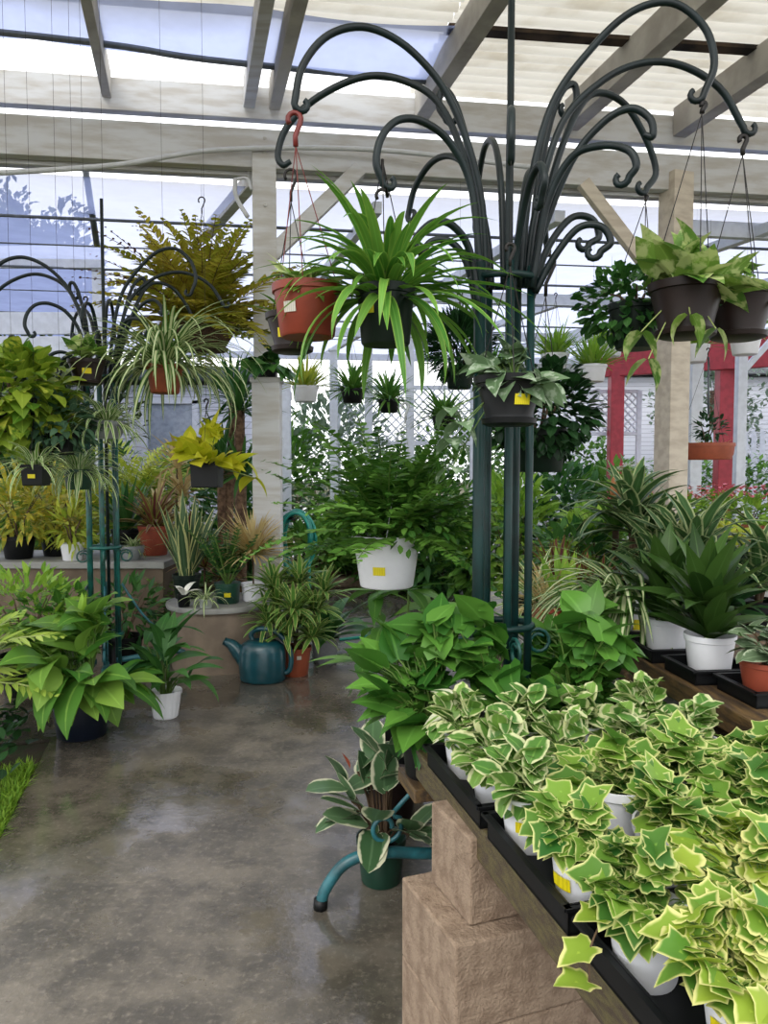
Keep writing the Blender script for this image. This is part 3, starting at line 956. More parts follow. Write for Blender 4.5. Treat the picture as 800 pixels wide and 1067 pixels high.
# black nursery trays
def tray(u, v, w, l, z, yaw, label, hgt=.052, group='black trays on the bench', base=None):
    c = base if base else W(u, v, z)
    r = thing('nursery_tray', label, 'tray', (c.x, c.y, z), yaw, group)
    m = MB(); t = .004
    m.box((0, 0, .003), (w, l, .006))
    for sx in (-1, 1): m.box((sx * (w / 2 - t / 2), 0, hgt / 2), (t, l, hgt)); m.box((sx * (w / 2 + .004), 0, hgt - .004), (.014, l + .016, .006))
    for sy in (-1, 1): m.box((0, sy * (l / 2 - t / 2), hgt / 2), (w, t, hgt)); m.box((0, sy * (l / 2 + .004), hgt - .004), (w + .016, .014, .006))
    m.build('pan', 'black_plastic', r, False)
    return r
rowname = ['far', 'second', 'third', 'nearest']
for i, (v0, v1) in enumerate(((1.45, 1.83), (1.07, 1.43), (.69, 1.05), (.31, .67))):
    for j in range(3):
        w = .31
        if j == 2 and i < 2: continue
        tray(UE - .004 + .155 + j * .335, (v0 + v1) / 2, w, v1 - v0 - .02, BZ, YAW, '%s black tray %s' % (rowname[i], ['along the aisle edge of the bench', 'in the middle of the bench under pots', 'at the right of the bench under ivy'][j]))

# ------------------------------------------------------------ upper plank shelf on a round spool table
SHZ = .72
a0 = at(625, 672, 2.86); a1 = at(800, 775, 1.82)
fa = Vector((a0.x, a0.y, 0)); fb = Vector((a1.x, a1.y, 0)); dv = (fb - fa).normalized(); nv = Vector((-dv.y, dv.x, 0))
if nv.x < 0: nv = -nv
r = thing('plank_shelf', 'thick dark wet plank shelf at right holding potted dracaenas', 'shelf', fa, 0)
for i in range(3):
    m = MB(); o = nv * (.13 + i * .25)
    m.beam(o + Vector((0, 0, SHZ - .035)) - dv * (.0 if i == 0 else .1), o + dv * 1.12 + Vector((0, 0, SHZ - .035)), .24, .07)
    bev(m.build('plank', 'wood_wet', r, False), .006)
sp = Vector((.96, 2.87, 0))
r = thing('spool_table', 'round pale spool table under the plank shelf', 'table', sp)
m = MB(); m.lathe([(0, .56), (.40, .56), (.41, .57), (.41, .60), (.40, .61), (0, .61)], 40); m.build('top', 'concrete_pale', r, False)
m = MB(); m.lathe([(0, 0), (.2, 0), (.2, .03), (.1, .04), (.1, .56), (0, .56)], 32); m.build('drum', 'bench_panel', r)
m = MB()
for i in range(4): m.tube([(.405 * math.cos(t), .405 * math.sin(t), .555 - i * .022) for t in [k * PI / 24 for k in range(49)]], .013, 8)
m.lathe([(.40, .47), (.40, .56)], 40)
m.build('rope_rim', 'coir', r)
for i, (dx, dy) in enumerate(((0.02, -.2), (.12, .16))):
    m = MB(); m.box((dx, dy, .6325), (.3, .1, .041)); bev(m.build('riser_board', 'wood_wet', r, False), .004)

# ============================================================ PLANTS ON THE BENCH
WHITE = ('nursery', .058, .044, .108, 'white_plastic')
Zt = BZ + .0065
rngb = random.Random(5)
def pep(name, label, loc, rz, stick=None, n=46):
    return mk(name, label, 'potted plant', loc, WHITE, [(P_dome, dict(n=n, R=.10, H=.075, L=(.056, .078), Wd=(.042, .056), mat='lf_peperomia', prof='round', tilt=(-30, 45), droop=(.4, 1.1), fold=.2, back=0, low=10, lift=.008, stem='stem_green', sr=.0016, wave=.04, rollr=.6)), (P_dome, dict(n=34, R=.06, H=.04, L=(.05, .065), Wd=.042, mat='lf_peperomia', prof='round', tilt=(-10, 50), low=5, stem=None, back=0, rollr=.8))], 'variegated baby rubber plants on the bench', rz, stick)
def ivy(name, label, loc, rz, stick=None, mat='lf_ivy', n=84, R=.114):
    return mk(name, label, 'potted plant', loc, WHITE, [(P_dome, dict(n=n, R=R, H=.082, lift=.012, L=(.042, .066), Wd=(.046, .07), mat=mat, leaf='ivy', tilt=(-5, 45), droop=(.2, .8), low=10, rollr=.55, stem='stem_green', sr=.0011, rmin=.5)), (P_dome, dict(n=50, R=.09, H=.045, L=(.04, .06), Wd=(.044, .062), mat=mat, leaf='ivy', tilt=(-5, 50), low=0, rollr=.6, stem=None, rmin=.2))], 'variegated ivies on the bench', rz, stick)
US = [.652, .822, .987, 1.157]
VS = [1.72, 1.545, 1.335, 1.15, .965, .785, .60]
ST = (-108, .52, .04, .022)
pp = [pep('potted_peperomia', 'variegated peperomia in white pot at the far aisle corner of the bench', W(US[0], 1.73, Zt), 0, (-120, .5, .035, .02)),
      pep('potted_peperomia', 'variegated peperomia in white pot with yellow label, front of its kind at tray edge', W(US[0] - .008, 1.36, Zt), 0, ST)]
ii = [ivy('potted_ivy', 'variegated ivy in white pot at tray edge beside the front peperomia pot', W(US[0] - .008, 1.145, Zt), 0, (-150, .5, .04, .022)),
      ivy('potted_ivy', 'variegated ivy with trailing sprig hanging over the tray edge', W(US[0] - .012, .955, Zt), 0, None, 'lf_ivy'),
      ivy('potted_ivy', 'yellow green ivy in white pot nearest the camera at tray edge', W(US[0] + .02, .785, Zt), 0, (-150, .5, .03, .024), 'lf_ivy_yellow', 115, .135)]
k = 0
place = ['at aisle edge', 'one pot in from aisle', 'two pots in from aisle', 'at bench right side']
depth = ['far row', 'second row from the far end', 'third row from far end', 'third row from the camera', 'second row from the camera', 'row nearest the camera']
done = {(0, 0), (0, 2), (0, 3), (0, 4), (0, 5)}
for c in range(4):
    for q in range(6):
        if (c, q) in done: continue
        loc = W(US[c] + rngb.uniform(-.008, .008) + (0 if c else 0), VS[q] + rngb.uniform(-.008, .008), Zt)
        if 400 + FPX * loc.x / loc.y > 880: continue
        isp = (q <= 1) or (q == 2 and c == 0)
        src = pp[k % 2] if isp else ii[k % 2 if q < 4 else k % 3]
        nm = 'variegated peperomia in white pot %s, %s' if isp else 'variegated ivy in white pot %s, %s'
        d = dup(src, loc, rngb.uniform(0, 6.28), nm % (depth[q], place[c]), scale=rngb.uniform(1.0, 1.1) * (.93 if q <= 1 else 1.0 if c == 0 else 1.05))
        k += 1
p5 = W(1.32, 1.42, Zt)
# the trailing sprig reaching over the tray edge belongs to the ivy: its own part
m = MB(); s = MB()
pts = cr([(-.03, -.01, .11), (-.07, -.04, .115), (-.10, -.07, .09), (-.11, -.10, .06)], 4); s.tube(pts, .0016, 5)
for i, (t, e) in enumerate(((4, .2), (8, -.2), (12, .3))):
    ivyleaf(m, pts[t], (-1, -.4, e), .055, .06, rnd=.6)
o = m.build('trailing_leaf', 'lf_ivy_yellow', ii[1]); s.build('trailing_stem', 'stem_brown', ii[1])

# pothos clump at the far end, on a low plank of its own
r = thing('plank_stool', 'low dark plank stool hidden under the big pothos pots', 'stool', W(.78, 2.05, 0), YAW)
m = MB(); m.box((.24, 0, .46), (.86, .17, .04)); bev(m.build('plank', 'wood_wet', r, False))
for x in (.02, .6):
    m = MB(); m.box((x, 0, .22), (.05, .14, .44)); bev(m.build('leg', 'wood_wet', r, False))
BLK = lambda a, b, h: ('nursery', a, b, h, 'black_plastic')
for i, (u, v, z, R_, L_, lab) in enumerate(((.66, 2.06, .48, .17, .135, 'glossy green pothos in black pot overhanging the aisle corner of the bench'),
                                  (.86, 2.04, .48, .17, .13, 'glossy green pothos in black pot right in front of the iron stand'),
                                  (1.10, 2.03, .48, .20, .13, 'glossy green pothos right of the iron stand poles, behind the peperomias'))):
    mk('potted_pothos', lab, 'potted plant', W(u, v, z), BLK(.085, .065, .17),
       [(P_dome, dict(n=110, R=R_ + .06, H=.33, L=(L_ * .8, L_ * 1.15), Wd=(.07, .105), mat='lf_pothos', prof='heart', tilt=(-20, 55), droop=(.3, .9), low=-10, rmin=.3, sr=.0026, rollr=.8))], 'green pothos at the end of the bench', i * 2.0)
mk('potted_pothos', 'green and white marbled pothos hugging the black pot at bench corner', 'potted plant', W(.70, 1.88, Zt), BLK(.055, .045, .10),
   [(P_dome, dict(n=16, R=.12, H=.08, L=(.08, .12), Wd=(.05, .06), mat='lf_pothos_var', prof='heart', tilt=(10, 60), low=0))])
for (px, Y, z, lab) in ((586, 2.75, .38, 'tall bright pothos climbing behind the right pole of the iron stand'), (612, 2.55, .46, 'green pothos beside the round pale table')):
    p = onz(px, Y, z + .02)
    rr = thing('plinth', 'low block plinth holding the ' + lab.split(' ')[0] + ' pothos behind the stand', 'plinth', (p.x, p.y, 0))
    m = MB(); m.box((0, 0, (z + .015) / 2), (.2, .2, z + .015)); bev(m.build('body', 'concrete_block', rr, False))
    mk('potted_pothos', lab, 'potted plant', p, BLK(.09, .07, .15),
       [(P_dome, dict(n=80, R=.23, H=.30, L=(.10, .15), Wd=(.07, .10), mat='lf_pothos', tilt=(-20, 55), low=-8, sr=.0025, rmin=.3, rollr=.8))])
# rubber plant, pachira, on the floor by the foot
def rubber():
    r = mk('potted_rubber_plant', 'cream edged rubber plant in green pot on the wet floor behind the iron foot', 'potted plant', onz(397, 2.465, 0), ('nursery', .082, .066, .15, 'green_plastic'),
           [(P_dome, dict(n=40, R=.19, H=.29, L=(.12, .18), Wd=(.075, .105), mat='lf_rubber', prof='round', tilt=(-45, 40), droop=(.1, .6), low=14, shift=.15, back=0, stem='stem_brown', sr=.004, seg=7, rmin=.55))])
    m = MB(); blade(m, (-.10, -.06, .40), (-.3, -.3, 1), .07, .02, 'lance', .3, .3, 5); m.build('new_shoot', 'terracotta', r)
rubber()
mk('potted_money_tree', 'money tree with fingered leaves under the white fern basket, in dark pot', 'potted plant', onz(418, 3.15, 0), ('nursery', .12, .09, .24, 'black_plastic'),
   [(P_multi, dict(c=(0, 0, .08), heads=[(-.08, 0, .42), (.03, -.05, .58), (.13, .03, .50), (-.02, .1, .36), (-.16, -.02, .28), (.05, -.14, .34), (.2, -.05, .32), (-.1, .1, .55)], mat='lf_mid', stem='stem_green', sr=.005, n=7, L=(.17, .25), Wd=(.06, .075), elev=(-15, 25), droop=(.4, 1.0), prof='lance', r0=.0, fold=.12))])
mk('empty_pot', 'brown plastic pot of bare soil behind the rubber plant', 'pot', onz(408, 2.86, 0), ('nursery', .10, .08, .2, 'brown_plastic'), [(P_bush, dict(size=(.05, .05, .03), n=8, L=.05, Wd=.01, mat='lf_brown', off=(0, 0, .02), stems=0))])

# ============================================================ HANGING FROM THE LARGE STAND
def under(tip, py, dx=0, dy=0):
    return Vector((tip.x + dx, tip.y + dy, at(400, py, tip.y + dy).z))
SMALLST = (-115, .5, .04, .022, 'label_pale')
t = TIP['L1']
r = mk('hanging_basket', 'brick red hanging pot with leafy plant on red hook', 'hanging plant', under(t, 352, .035), ('nursery', .103, .080, .15, 'red_clay_plastic'),
       [(P_dome, dict(n=26, R=.10, H=.10, L=(.07, .10), Wd=(.04, .055), mat='lf_marble', tilt=(-30, 50), low=5, stem='stem_pale'))], None, 0, (-118, .5, .04, .03, 'label_pale'))
hang(r, t, 'wire_red', apex=.40, hook=.12, hookmat='wire_red', hr=.008)
t = TIP['L2']
r = mk('hanging_basket', 'dark grey hanging pot partly hidden behind the red pot', 'hanging plant', under(t, 368, -.01, .1), ('basket', .088, .062, .13, 'brown_plastic'),
       [(P_ros, dict(n=12, L=(.10, .2), Wd=.02, mat='lf_mid', elev=(10, 60)))], None, 0, (-105, .45, .045, .03))
hang(r, t, 'wire', apex=.34, hook=.07)
t = TIP['L3']
r = mk('hanging_spider_plant', 'large arching spider plant with long green leaves in dark green hanging pot', 'hanging plant', under(t, 360, .01), ('nursery', .086, .07, .165, 'dark_green_plastic'),
       [(P_ros, dict(n=84, L=(.24, .44), Wd=(.026, .038), mat='lf_strap', elev=(25, 88), droop=(.8, 2.4), fold=.28, seg=12, r0=.05)), (P_ros, dict(n=34, L=(.24, .42), Wd=(.028, .04), mat='lf_strap', elev=(-30, 25), droop=(1.0, 1.6), fold=.28, seg=12, r0=.10, name='long_leaves'))], None, 0, (-125, .55, .03, .022))
hang(r, t, 'wire', apex=.36, hook=.05)
t = TIP['F2']
r = mk('hanging_scindapsus', 'black hanging pot with yellow label and grey green heart leaves, before the poles', 'hanging plant', under(t, 444, .0), ('basket', .092, .066, .135, 'black_plastic'),
       [(P_dome, dict(n=54, R=.13, H=.11, L=(.07, .10), Wd=(.05, .065), mat='lf_scindapsus', tilt=(-20, 60), low=-5, rollr=.8)),
        (P_multi, dict(heads=[(-.16, 0, -.06), (-.15, .02, -.14), (-.155, .0, -.22), (-.13, -.03, -.1)], mat='lf_scindapsus', n=3, L=.08, Wd=.055, elev=(-50, 10), prof='heart', sr=.002, stem='stem_green'))], None, 0, (-72, .5, .045, .028))
hang(r, t, 'wire', apex=.30, hook=.06)
t = TIP['R1']
r = mk('hanging_pothos', 'brown hanging pot of pale marbled pothos, frontmost of the trio at right', 'hanging plant', under(t, 352, -.04), ('basket', .108, .078, .16, 'brown_plastic'),
       [(P_dome, dict(n=40, R=.19, H=.15, L=(.11, .17), Wd=(.065, .09), mat='lf_marble', tilt=(-45, 40), low=0, rollr=.8, stem='stem_pale')),
        (P_multi, dict(heads=[(-.15, -.05, -.12), (-.13, -.06, -.2), (-.03, -.11, -.08), (.05, -.1, -.12)], mat='lf_marble', n=2, L=.10, Wd=.06, elev=(-70, -20), prof='heart', sr=.002, stem='stem_pale'))])
hang(r, t, 'wire', apex=.50, hook=.10, hr=.008)
t = TIP['R2']
r = mk('hanging_basket', 'dark hanging pot tucked behind the brown pothos pot at right', 'hanging plant', under(t, 354, 0), ('basket', .105, .075, .155, 'brown_plastic'),
       [(P_dome, dict(n=30, R=.13, H=.12, L=(.07, .11), Wd=(.045, .06), mat='lf_marble', tilt=(-10, 60), low=0)),
        (P_bush, dict(size=(.14, .1, .05), n=60, L=.025, Wd=.015, mat='lf_dark', off=(.03, 0, 0), stems=0, name='trailing_leaf'))])
hang(r, t, 'wire', apex=.42, hook=.10, hr=.008)
t = TIP['R3']
r = mk('hanging_basket', 'dark green hanging pot of small round trailing leaves, left of the trio', 'hanging plant', under(t, 364, -.03), ('nursery', .092, .065, .15, 'dark_green_plastic'),
       [(P_bush, dict(size=(.16, .14, .12), n=460, L=(.03, .045), Wd=(.024, .032), prof='oval', mat='lf_deep', off=(-.03, 0, .03), stems=4, upw=0))])
hang(r, t, 'wire', apex=.34, hook=.06)
t = TIP['L4']
r = mk('hanging_fern', 'big boston fern in white hanging basket with yellow sticker, low over the aisle', 'hanging plant', under(t, 611, -.075), ('nursery', .127, .098, .19, 'white_plastic'),
       [(P_fern, dict(n=60, L=(.34, .6), elev=(8, 86), droop=(.2, 1.2), pl=.075, pw=.03, npin=26, mat='lf_fern', pang=68)),
        (P_bush, dict(size=(.27, .22, .17), n=1100, L=(.035, .05), Wd=.024, prof='oval', mat='lf_fern', off=(.08, 0, .13), stems=0, shell=.1))], None, 0, (-105, .36, .045, .03))
hang(r, t, 'wire_white', apex=.42, hook=.06)
t = TIP['R5']
r = mk('hanging_basket', 'dark bushy hanging plant in green pot, right of the poles', 'hanging plant', under(t, 492, -.02), ('nursery', .11, .085, .16, 'dark_green_plastic'),
       [(P_bush, dict(size=(.22, .19, .18), n=760, L=(.04, .06), Wd=(.03, .042), prof='oval', mat='lf_dark', off=(0, -.03, .10), stems=4, upw=0))])
hang(r, t, 'wire', apex=.5, hook=.12, hr=.007)
t = onbeam(478, 3.57, -.03)
r = mk('hanging_basket', 'dark green mop of fine leaves hanging just left of the iron poles', 'hanging plant', under(t, 405), ('nursery', .12, .09, .15, 'dark_green_plastic'),
       [(P_bush, dict(size=(.25, .22, .25), n=1100, L=(.10, .16), Wd=.022, prof='strap', mat='lf_dark', off=(0, 0, .2), stems=3, upw=.5))])
hang(r, t, 'wire', apex=.5, hook=.1)

# ============================================================ HANGING AT THE LEFT
bm = onbeam(212, 3.57, -.04)
p = at(212, 366, bm.y)
r = mk('hanging_fern', 'rusty yellow bear paw fern in brown coir basket hung from the beam', 'hanging plant', p, ('basket', .26, .16, .2, 'coir'),
       [(P_fern, dict(n=80, L=(.5, .95), elev=(8, 88), droop=(.2, 1.1), pl=.16, pw=.042, npin=24, mat='lf_rust_fern', stem='stem_brown', pang=55)),
        (P_fern, dict(n=9, L=(.8, 1.1), elev=(35, 70), droop=(.4, 1.0), pl=.07, pw=.02, npin=20, mat='lf_brown', stem='stem_brown', az=(2.6, 4.0)))])
hang(r, Vector((p.x, bm.y, 3.57)), 'wire', apex=.8, hook=.12)
def hb(tip, py, name, label, pot, plants, dx=0, dy=0, stick=None, apex=.3, mat='wire'):
    t = tipb(tip); r = mk(name, label, 'hanging plant', under(t, py, dx, dy), pot, plants, None, 0, stick); hang(r, t, mat, apex=apex, hook=.06); return r
def hx(px, py, Y, name, label, pot, plants, stick=None, apex=.3, topz=3.58, mat='wire'):
    p = at(px, py, Y); r = mk(name, label, 'hanging plant', p, pot, plants, None, 0, stick); hang(r, Vector((p.x, p.y, topz)), mat, apex=apex, hook=.06); return r
hx(91, 401, 4.45, 'hanging_basket', 'small brown hanging pot with yellow label and sparse shoots, before the teal stand', ('basket', .105, .075, .14, 'brown_plastic'),
   [(P_dome, dict(n=28, R=.14, H=.16, L=(.10, .13), Wd=.07, mat='lf_marble', tilt=(-30, 40), low=20))], (-70, .5, .05, .03), topz=4.46)
hx(172, 410, 4.7, 'hanging_spider_plant', 'big pale striped spider plant spilling from terracotta hanging pot', ('nursery', .11, .085, .17, 'orange_clay'),
   [(P_ros, dict(n=190, L=(.35, .80), Wd=(.024, .034), mat='lf_spider_mid', elev=(12, 88), droop=(1.3, 2.8), seg=10, r0=.07))], topz=4.46)
hx(112, 457, 4.5, 'hanging_spider_plant', 'small striped spider plant in pale bowl against the teal poles', ('bowl', .10, .07, .10, 'grey_plastic'),
   [(P_ros, dict(n=120, L=(.18, .32), Wd=.018, mat='lf_spider', elev=(0, 80), droop=(1.0, 2.4), r0=.06))], topz=4.46)
hx(14, 452, 4.3, 'hanging_pothos', 'large yellow green pothos mass hanging at the left edge', ('nursery', .13, .10, .18, 'black_plastic'),
   [(P_bush, dict(size=(.30, .27, .27), n=400, L=(.10, .14), Wd=(.085, .115), prof='heart', mat='lf_pothos_lime', off=(.02, 0, .06), stems=4, upw=-.15, shell=.3, droop=(.4, 1.1)))], topz=4.46)
hx(64, 474, 4.35, 'hanging_basket', 'dusky blue green trailing plant in black hanging pot with yellow label', ('square', .085, .07, .13, 'black_plastic'),
   [(P_bush, dict(size=(.24, .2, .16), n=380, L=(.055, .08), Wd=(.035, .05), prof='heart', mat='lf_blueish', off=(-.03, 0, .07), stems=3, upw=-.1))], (-62, .5, .03, .025), topz=4.46)
hx(38, 506, 4.2, 'hanging_spider_plant', 'little striped spider plant in square black hanging pot at far left', ('square', .07, .06, .115, 'black_plastic'),
   [(P_ros, dict(n=70, L=(.18, .3), Wd=.018, mat='lf_spider', elev=(10, 80), droop=(.8, 2.2), r0=.04))], (-90, .45, .04, .022), topz=4.46)
hx(82, 510, 4.6, 'hanging_spider_plant', 'striped spider plant hanging low behind the square black pot', ('nursery', .085, .07, .12, 'green_plastic'),
   [(P_ros, dict(n=110, L=(.22, .4), Wd=.018, mat='lf_spider', elev=(0, 80), droop=(1.2, 2.6), r0=.05))], topz=4.46)
r = hx(216, 508, 4.45, 'hanging_pothos', 'neon yellow pothos in square black hanging pot', ('square', .095, .085, .15, 'black_plastic'),
   [(P_dome, dict(n=60, R=.21, H=.19, L=(.11, .17), Wd=(.08, .115), mat='lf_neon', tilt=(-40, 40), low=2, droop=(.3, .9), rollr=.8)),
    (P_multi, dict(heads=[(.22, 0, .02), (.27, 0, -.07)], mat='lf_neon', n=2, L=.14, Wd=.1, elev=(-60, 0), prof='heart', sr=.003, stem='stem_pale'))], topz=4.46)
# overhead wires the left baskets hang from
def rod(name, label, a, b, rr=.008):
    m = MB(); m.tube([a, (Vector(a) + Vector(b)) / 2 + Vector((0, 0, -.01)), b], rr, 6)
    return solo(m, name, 'steel_grey', label, 'rod', smooth=True)

# short post with philodendron on top, in front of the timber post
q = onz(279, 5.62, 0); zt = at(279, 394, 5.62).z
m = MB(); m.box((q.x, q.y, zt / 2), (.2, .15, zt - .004)); m.box((q.x, q.y, zt - .02), (.225, .17, .036))
solo(m, 'short_post', 'wood_white', 'short cream capped post in front of the tall timber post', 'post', bevel=.006)
mk('potted_philodendron', 'dark green leafy philodendron sitting on top of the short post', 'potted plant', (q.x, q.y, zt + .002), ('nursery', .08, .065, .1, 'black_plastic'),
   [(P_dome, dict(n=44, R=.2, H=.1, L=(.13, .18), Wd=(.09, .12), mat='lf_deep', tilt=(10, 60), low=-8))])
# hose coil on a bracket of the post
p = onbeam(312, 0)
hp = onz(309, p.y - .02, at(309, 566, p.y).z)
r = thing('garden_hose', 'coiled teal garden hose hanging beside the timber post', 'hose', (hp.x, hp.y, hp.z))
rg = random.Random(3)
for k in range(6):
    m = MB(); w = .12 + rg.uniform(-.015, .02); hgt = .235 + rg.uniform(-.02, .02); y = (k - 2.5) * .022; x0 = rg.uniform(-.02, .02)
    m.tube([(x0 + w * math.cos(t) * (1 + .15 * math.sin(t)), y, hgt * math.sin(t)) for t in [i * PI / 16 for i in range(33)]], .0125, 8)
    m.build('loop', 'hose_teal', r)
m = MB(); m.tube(cr([(-.02, -.08, .19), (-.02, .0, .19), (-.07, .05, .19), (-.14, .06, .19)], 3), .012, 6); m.build('bracket', 'wire', r)
m = MB(); m.tube(cr([(.09, 0, -.1), (.1, -.02, -.4), (.12, .0, -.7), (.2, .1, -hp.z + .016), (.6, .3, -hp.z + .014)], 5), .0125, 8); m.build('tail', 'hose_teal', r)

# ============================================================ ROUND TABLE GROUP
TZ = .445
tc = onz(227, 5.32, 0)
r = thing('round_table', 'round concrete pedestal table with pale top under potted plants', 'table', tc)
m = MB(); m.lathe([(0, TZ - .035), (.355, TZ - .035), (.362, TZ - .02), (.358, TZ), (0, TZ)], 48); m.build('top', 'concrete_pale', r, True).modifiers.new('e', 'EDGE_SPLIT').split_angle = rad(50)
m = MB(); m.lathe([(0, 0), (.325, 0), (.325, TZ - .035), (0, TZ - .035)], 40); m.build('pedestal', 'concrete_ring', r, True).modifiers.new('e', 'EDGE_SPLIT').split_angle = rad(50)
def ont(px, py):
    Y = (EYE - TZ) * FPX / (py - 490); return onz(px, Y, TZ + .001)
mk('potted_snake_plant', 'snake plant with pale edged upright leaves on the round table', 'potted plant', onz(193, 5.42, TZ + .001), ('nursery', .10, .08, .17, 'dark_green_plastic'),
   [(P_ros, dict(n=28, L=(.40, .66), Wd=(.055, .07), mat='lf_sanse', prof='sword', elev=(55, 88), droop=(-.15, .15), fold=.3, r0=.06))])
mk('potted_zz_plant', 'zz plant in green pot with pale label on the round table', 'potted plant', onz(236, 5.22, TZ + .001), ('nursery', .09, .075, .14, 'green_plastic'),
   [(P_fern, dict(n=16, L=(.36, .5), elev=(50, 86), droop=(.0, .4), pl=.07, pw=.032, npin=13, mat='lf_deep', prof='oval', sr=.006, pang=50, bare=.2))], None, 0, (-80, .45, .045, .03, 'label_yellow'))
mk('potted_grass', 'straw coloured grassy plant in white ribbed pot on the round table', 'potted plant', onz(263, 5.30, TZ + .001), ('ribbed', .085, .07, .125, 'white_plastic'),
   [(P_multi, dict(heads=[(0, 0, .22)], mat='lf_straw', n=220, L=(.24, .40), Wd=.017, elev=(0, 85), droop=(.2, 1.0), r0=.03, prof='sword'))])
mk('potted_hosta', 'small black pot with a drooping white leaf at the front of the round table', 'potted plant', onz(190, 5.06, TZ + .001), ('nursery', .045, .038, .085, 'black_plastic'),
   [(P_ros, dict(n=4, L=(.14, .18), Wd=.05, mat='petal_white', prof='lance', elev=(40, 85), droop=(1.2, 1.8)))])
mk('potted_spider_plant', 'baby spider plant in clear cup at the front of the round table', 'potted plant', onz(213, 5.03, TZ + .001), ('nursery', .048, .04, .06, 'clear_plastic'),
   [(P_ros, dict(n=34, L=(.13, .2), Wd=.016, mat='lf_spider_mid', elev=(10, 80), droop=(1.4, 2.6), r0=.03))])
# floor beside the table
mk('potted_dracaena', 'dense green striped dracaena in terracotta pot next to the watering can', 'potted plant', onz(307, 5.02, 0), ('nursery', .105, .08, .19, 'orange_clay'),
   [(P_multi, dict(heads=[(0, -.05, .22), (-.12, 0, .33), (.13, -.02, .28), (.02, .08, .45), (-.06, -.1, .13), (.12, -.1, .12), (.18, .08, .38), (-.15, .05, .42), (.0, -.14, .3), (-.17, -.05, .2)], mat='lf_song', n=38, L=(.16, .25), Wd=(.03, .038), elev=(-12, 85), droop=(.4, 1.3), prof='sword', r0=.02))], None, 0, (-70, .7, .03, .025, 'label_pale'))
mk('potted_cast_iron_plant', 'dark broad leaved plant in whitish pot behind the terracotta dracaena', 'potted plant', onz(338, 5.35, 0), ('nursery', .10, .08, .18, 'grey_plastic'),
   [(P_ros, dict(n=16, L=(.4, .62), Wd=(.10, .14), mat='lf_deep', prof='lance', elev=(25, 75), droop=(.6, 1.5), r0=.04, seg=8))])
def can():
    r = thing('watering_can', 'teal plastic watering can with side spout on the wet floor', 'watering can', onz(272, 4.88, 0), rad(-8))
    m = MB()
    prof = [(0, 0), (.135, 0), (.148, .012), (.155, .1), (.15, .19), (.135, .235), (.10, .258), (.06, .266), (.055, .26), (0, .258)]
    m.lathe(prof, 32)
    b = m.build('body', 'can_teal', r); b.scale = (1.0, .78, 1)
    m = MB(); pts = cr([(-.09, 0, .10), (-.16, 0, .18), (-.205, 0, .225), (-.25, 0, .245)], 5)
    m.tube(pts, [.06 - .036 * i / (len(pts) - 1) for i in range(len(pts))], 12, True); sp = m.build('spout', 'can_teal', r)
    m = MB(); d = Vector((-.8, 0, .6)).normalized(); e = Vector((-.25, 0, .275))
    m.tube([e - Vector((.0, 0, .03)), e - Vector((.004, 0, .028))], [.027, .027], 14); m.build('spout_lip', 'can_teal', sp)
    m = MB(); m.tube(cr([(.125, 0, .05), (.175, 0, .07), (.19, 0, .15), (.165, 0, .24), (.11, 0, .305), (.03, 0, .335), (-.05, 0, .325), (-.075, 0, .29), (-.06, 0, .25)], 5), .0165, 10); m.build('handle', 'can_teal', r)
    m = MB()
    for t in (-.3, .0, .3):
        a = -PI / 2 + t
        for k in range(4): blade(m, (.1405 * math.cos(a), -.108 * math.cos(t) - .004, .06 + .03 * k), (math.sin(t + k * 2.5), -.1, .5), .045, .02, 'oval', 0, .1, 3)
    m.build('leaf_relief', 'can_teal', b)
can()

# ============================================================ GROUND AT LEFT
mk('potted_peace_lily', 'large peace lily with broad glossy leaves in dark pot beside the aisle', 'potted plant', onz(80, 3.86, 0), ('nursery', .15, .12, .25, 'navy_plastic'),
   [(P_dome, dict(n=80, R=.33, H=.40, L=(.25, .34), Wd=(.125, .17), mat='lf_lily', prof='lance', tilt=(-20, 40), droop=(.7, 1.6), low=12, rmin=.4, shift=.2, rollr=.6, sr=.005, seg=8, fold=.1)),
    (P_ros, dict(n=2, L=.16, Wd=.05, mat='lf_bright', prof='lance', elev=(80, 88), droop=(0, .1), name='flower', c=(.02, 0, .36)))])
mk('potted_peace_lily', 'smaller dark leaved plant in white ribbed pot beside the peace lily', 'potted plant', onz(169, 4.15, 0), ('ribbed', .088, .066, .15, 'white_plastic'),
   [(P_dome, dict(n=30, R=.20, H=.36, L=(.22, .32), Wd=(.065, .09), mat='lf_deep', prof='lance', tilt=(-45, 20), droop=(.5, 1.4), low=22, shift=.1, sr=.004, seg=8, rmin=.3))])
mk('potted_palm', 'yellow green parlor palm with feathery fronds at the left edge', 'potted plant', onz(-90, 3.6, 0), ('nursery', .16, .13, .28, 'black_plastic'),
   [(P_fern, dict(n=26, L=(.55, .8), elev=(22, 80), droop=(.5, 1.1), pl=.22, pw=.028, npin=20, mat='lf_palm', stem='stem_pale', sr=.005, pang=48, bare=.3))])
mk('potted_palm', 'lime green leafy plant behind the parlor palm at left', 'potted plant', onz(22, 4.6, 0), ('nursery', .15, .12, .24, 'black_plastic'),
   [(P_bush, dict(size=(.32, .3, .2), n=320, L=(.08, .12), Wd=(.03, .04), mat='lf_bright', off=(0, 0, .34), stems=5))])
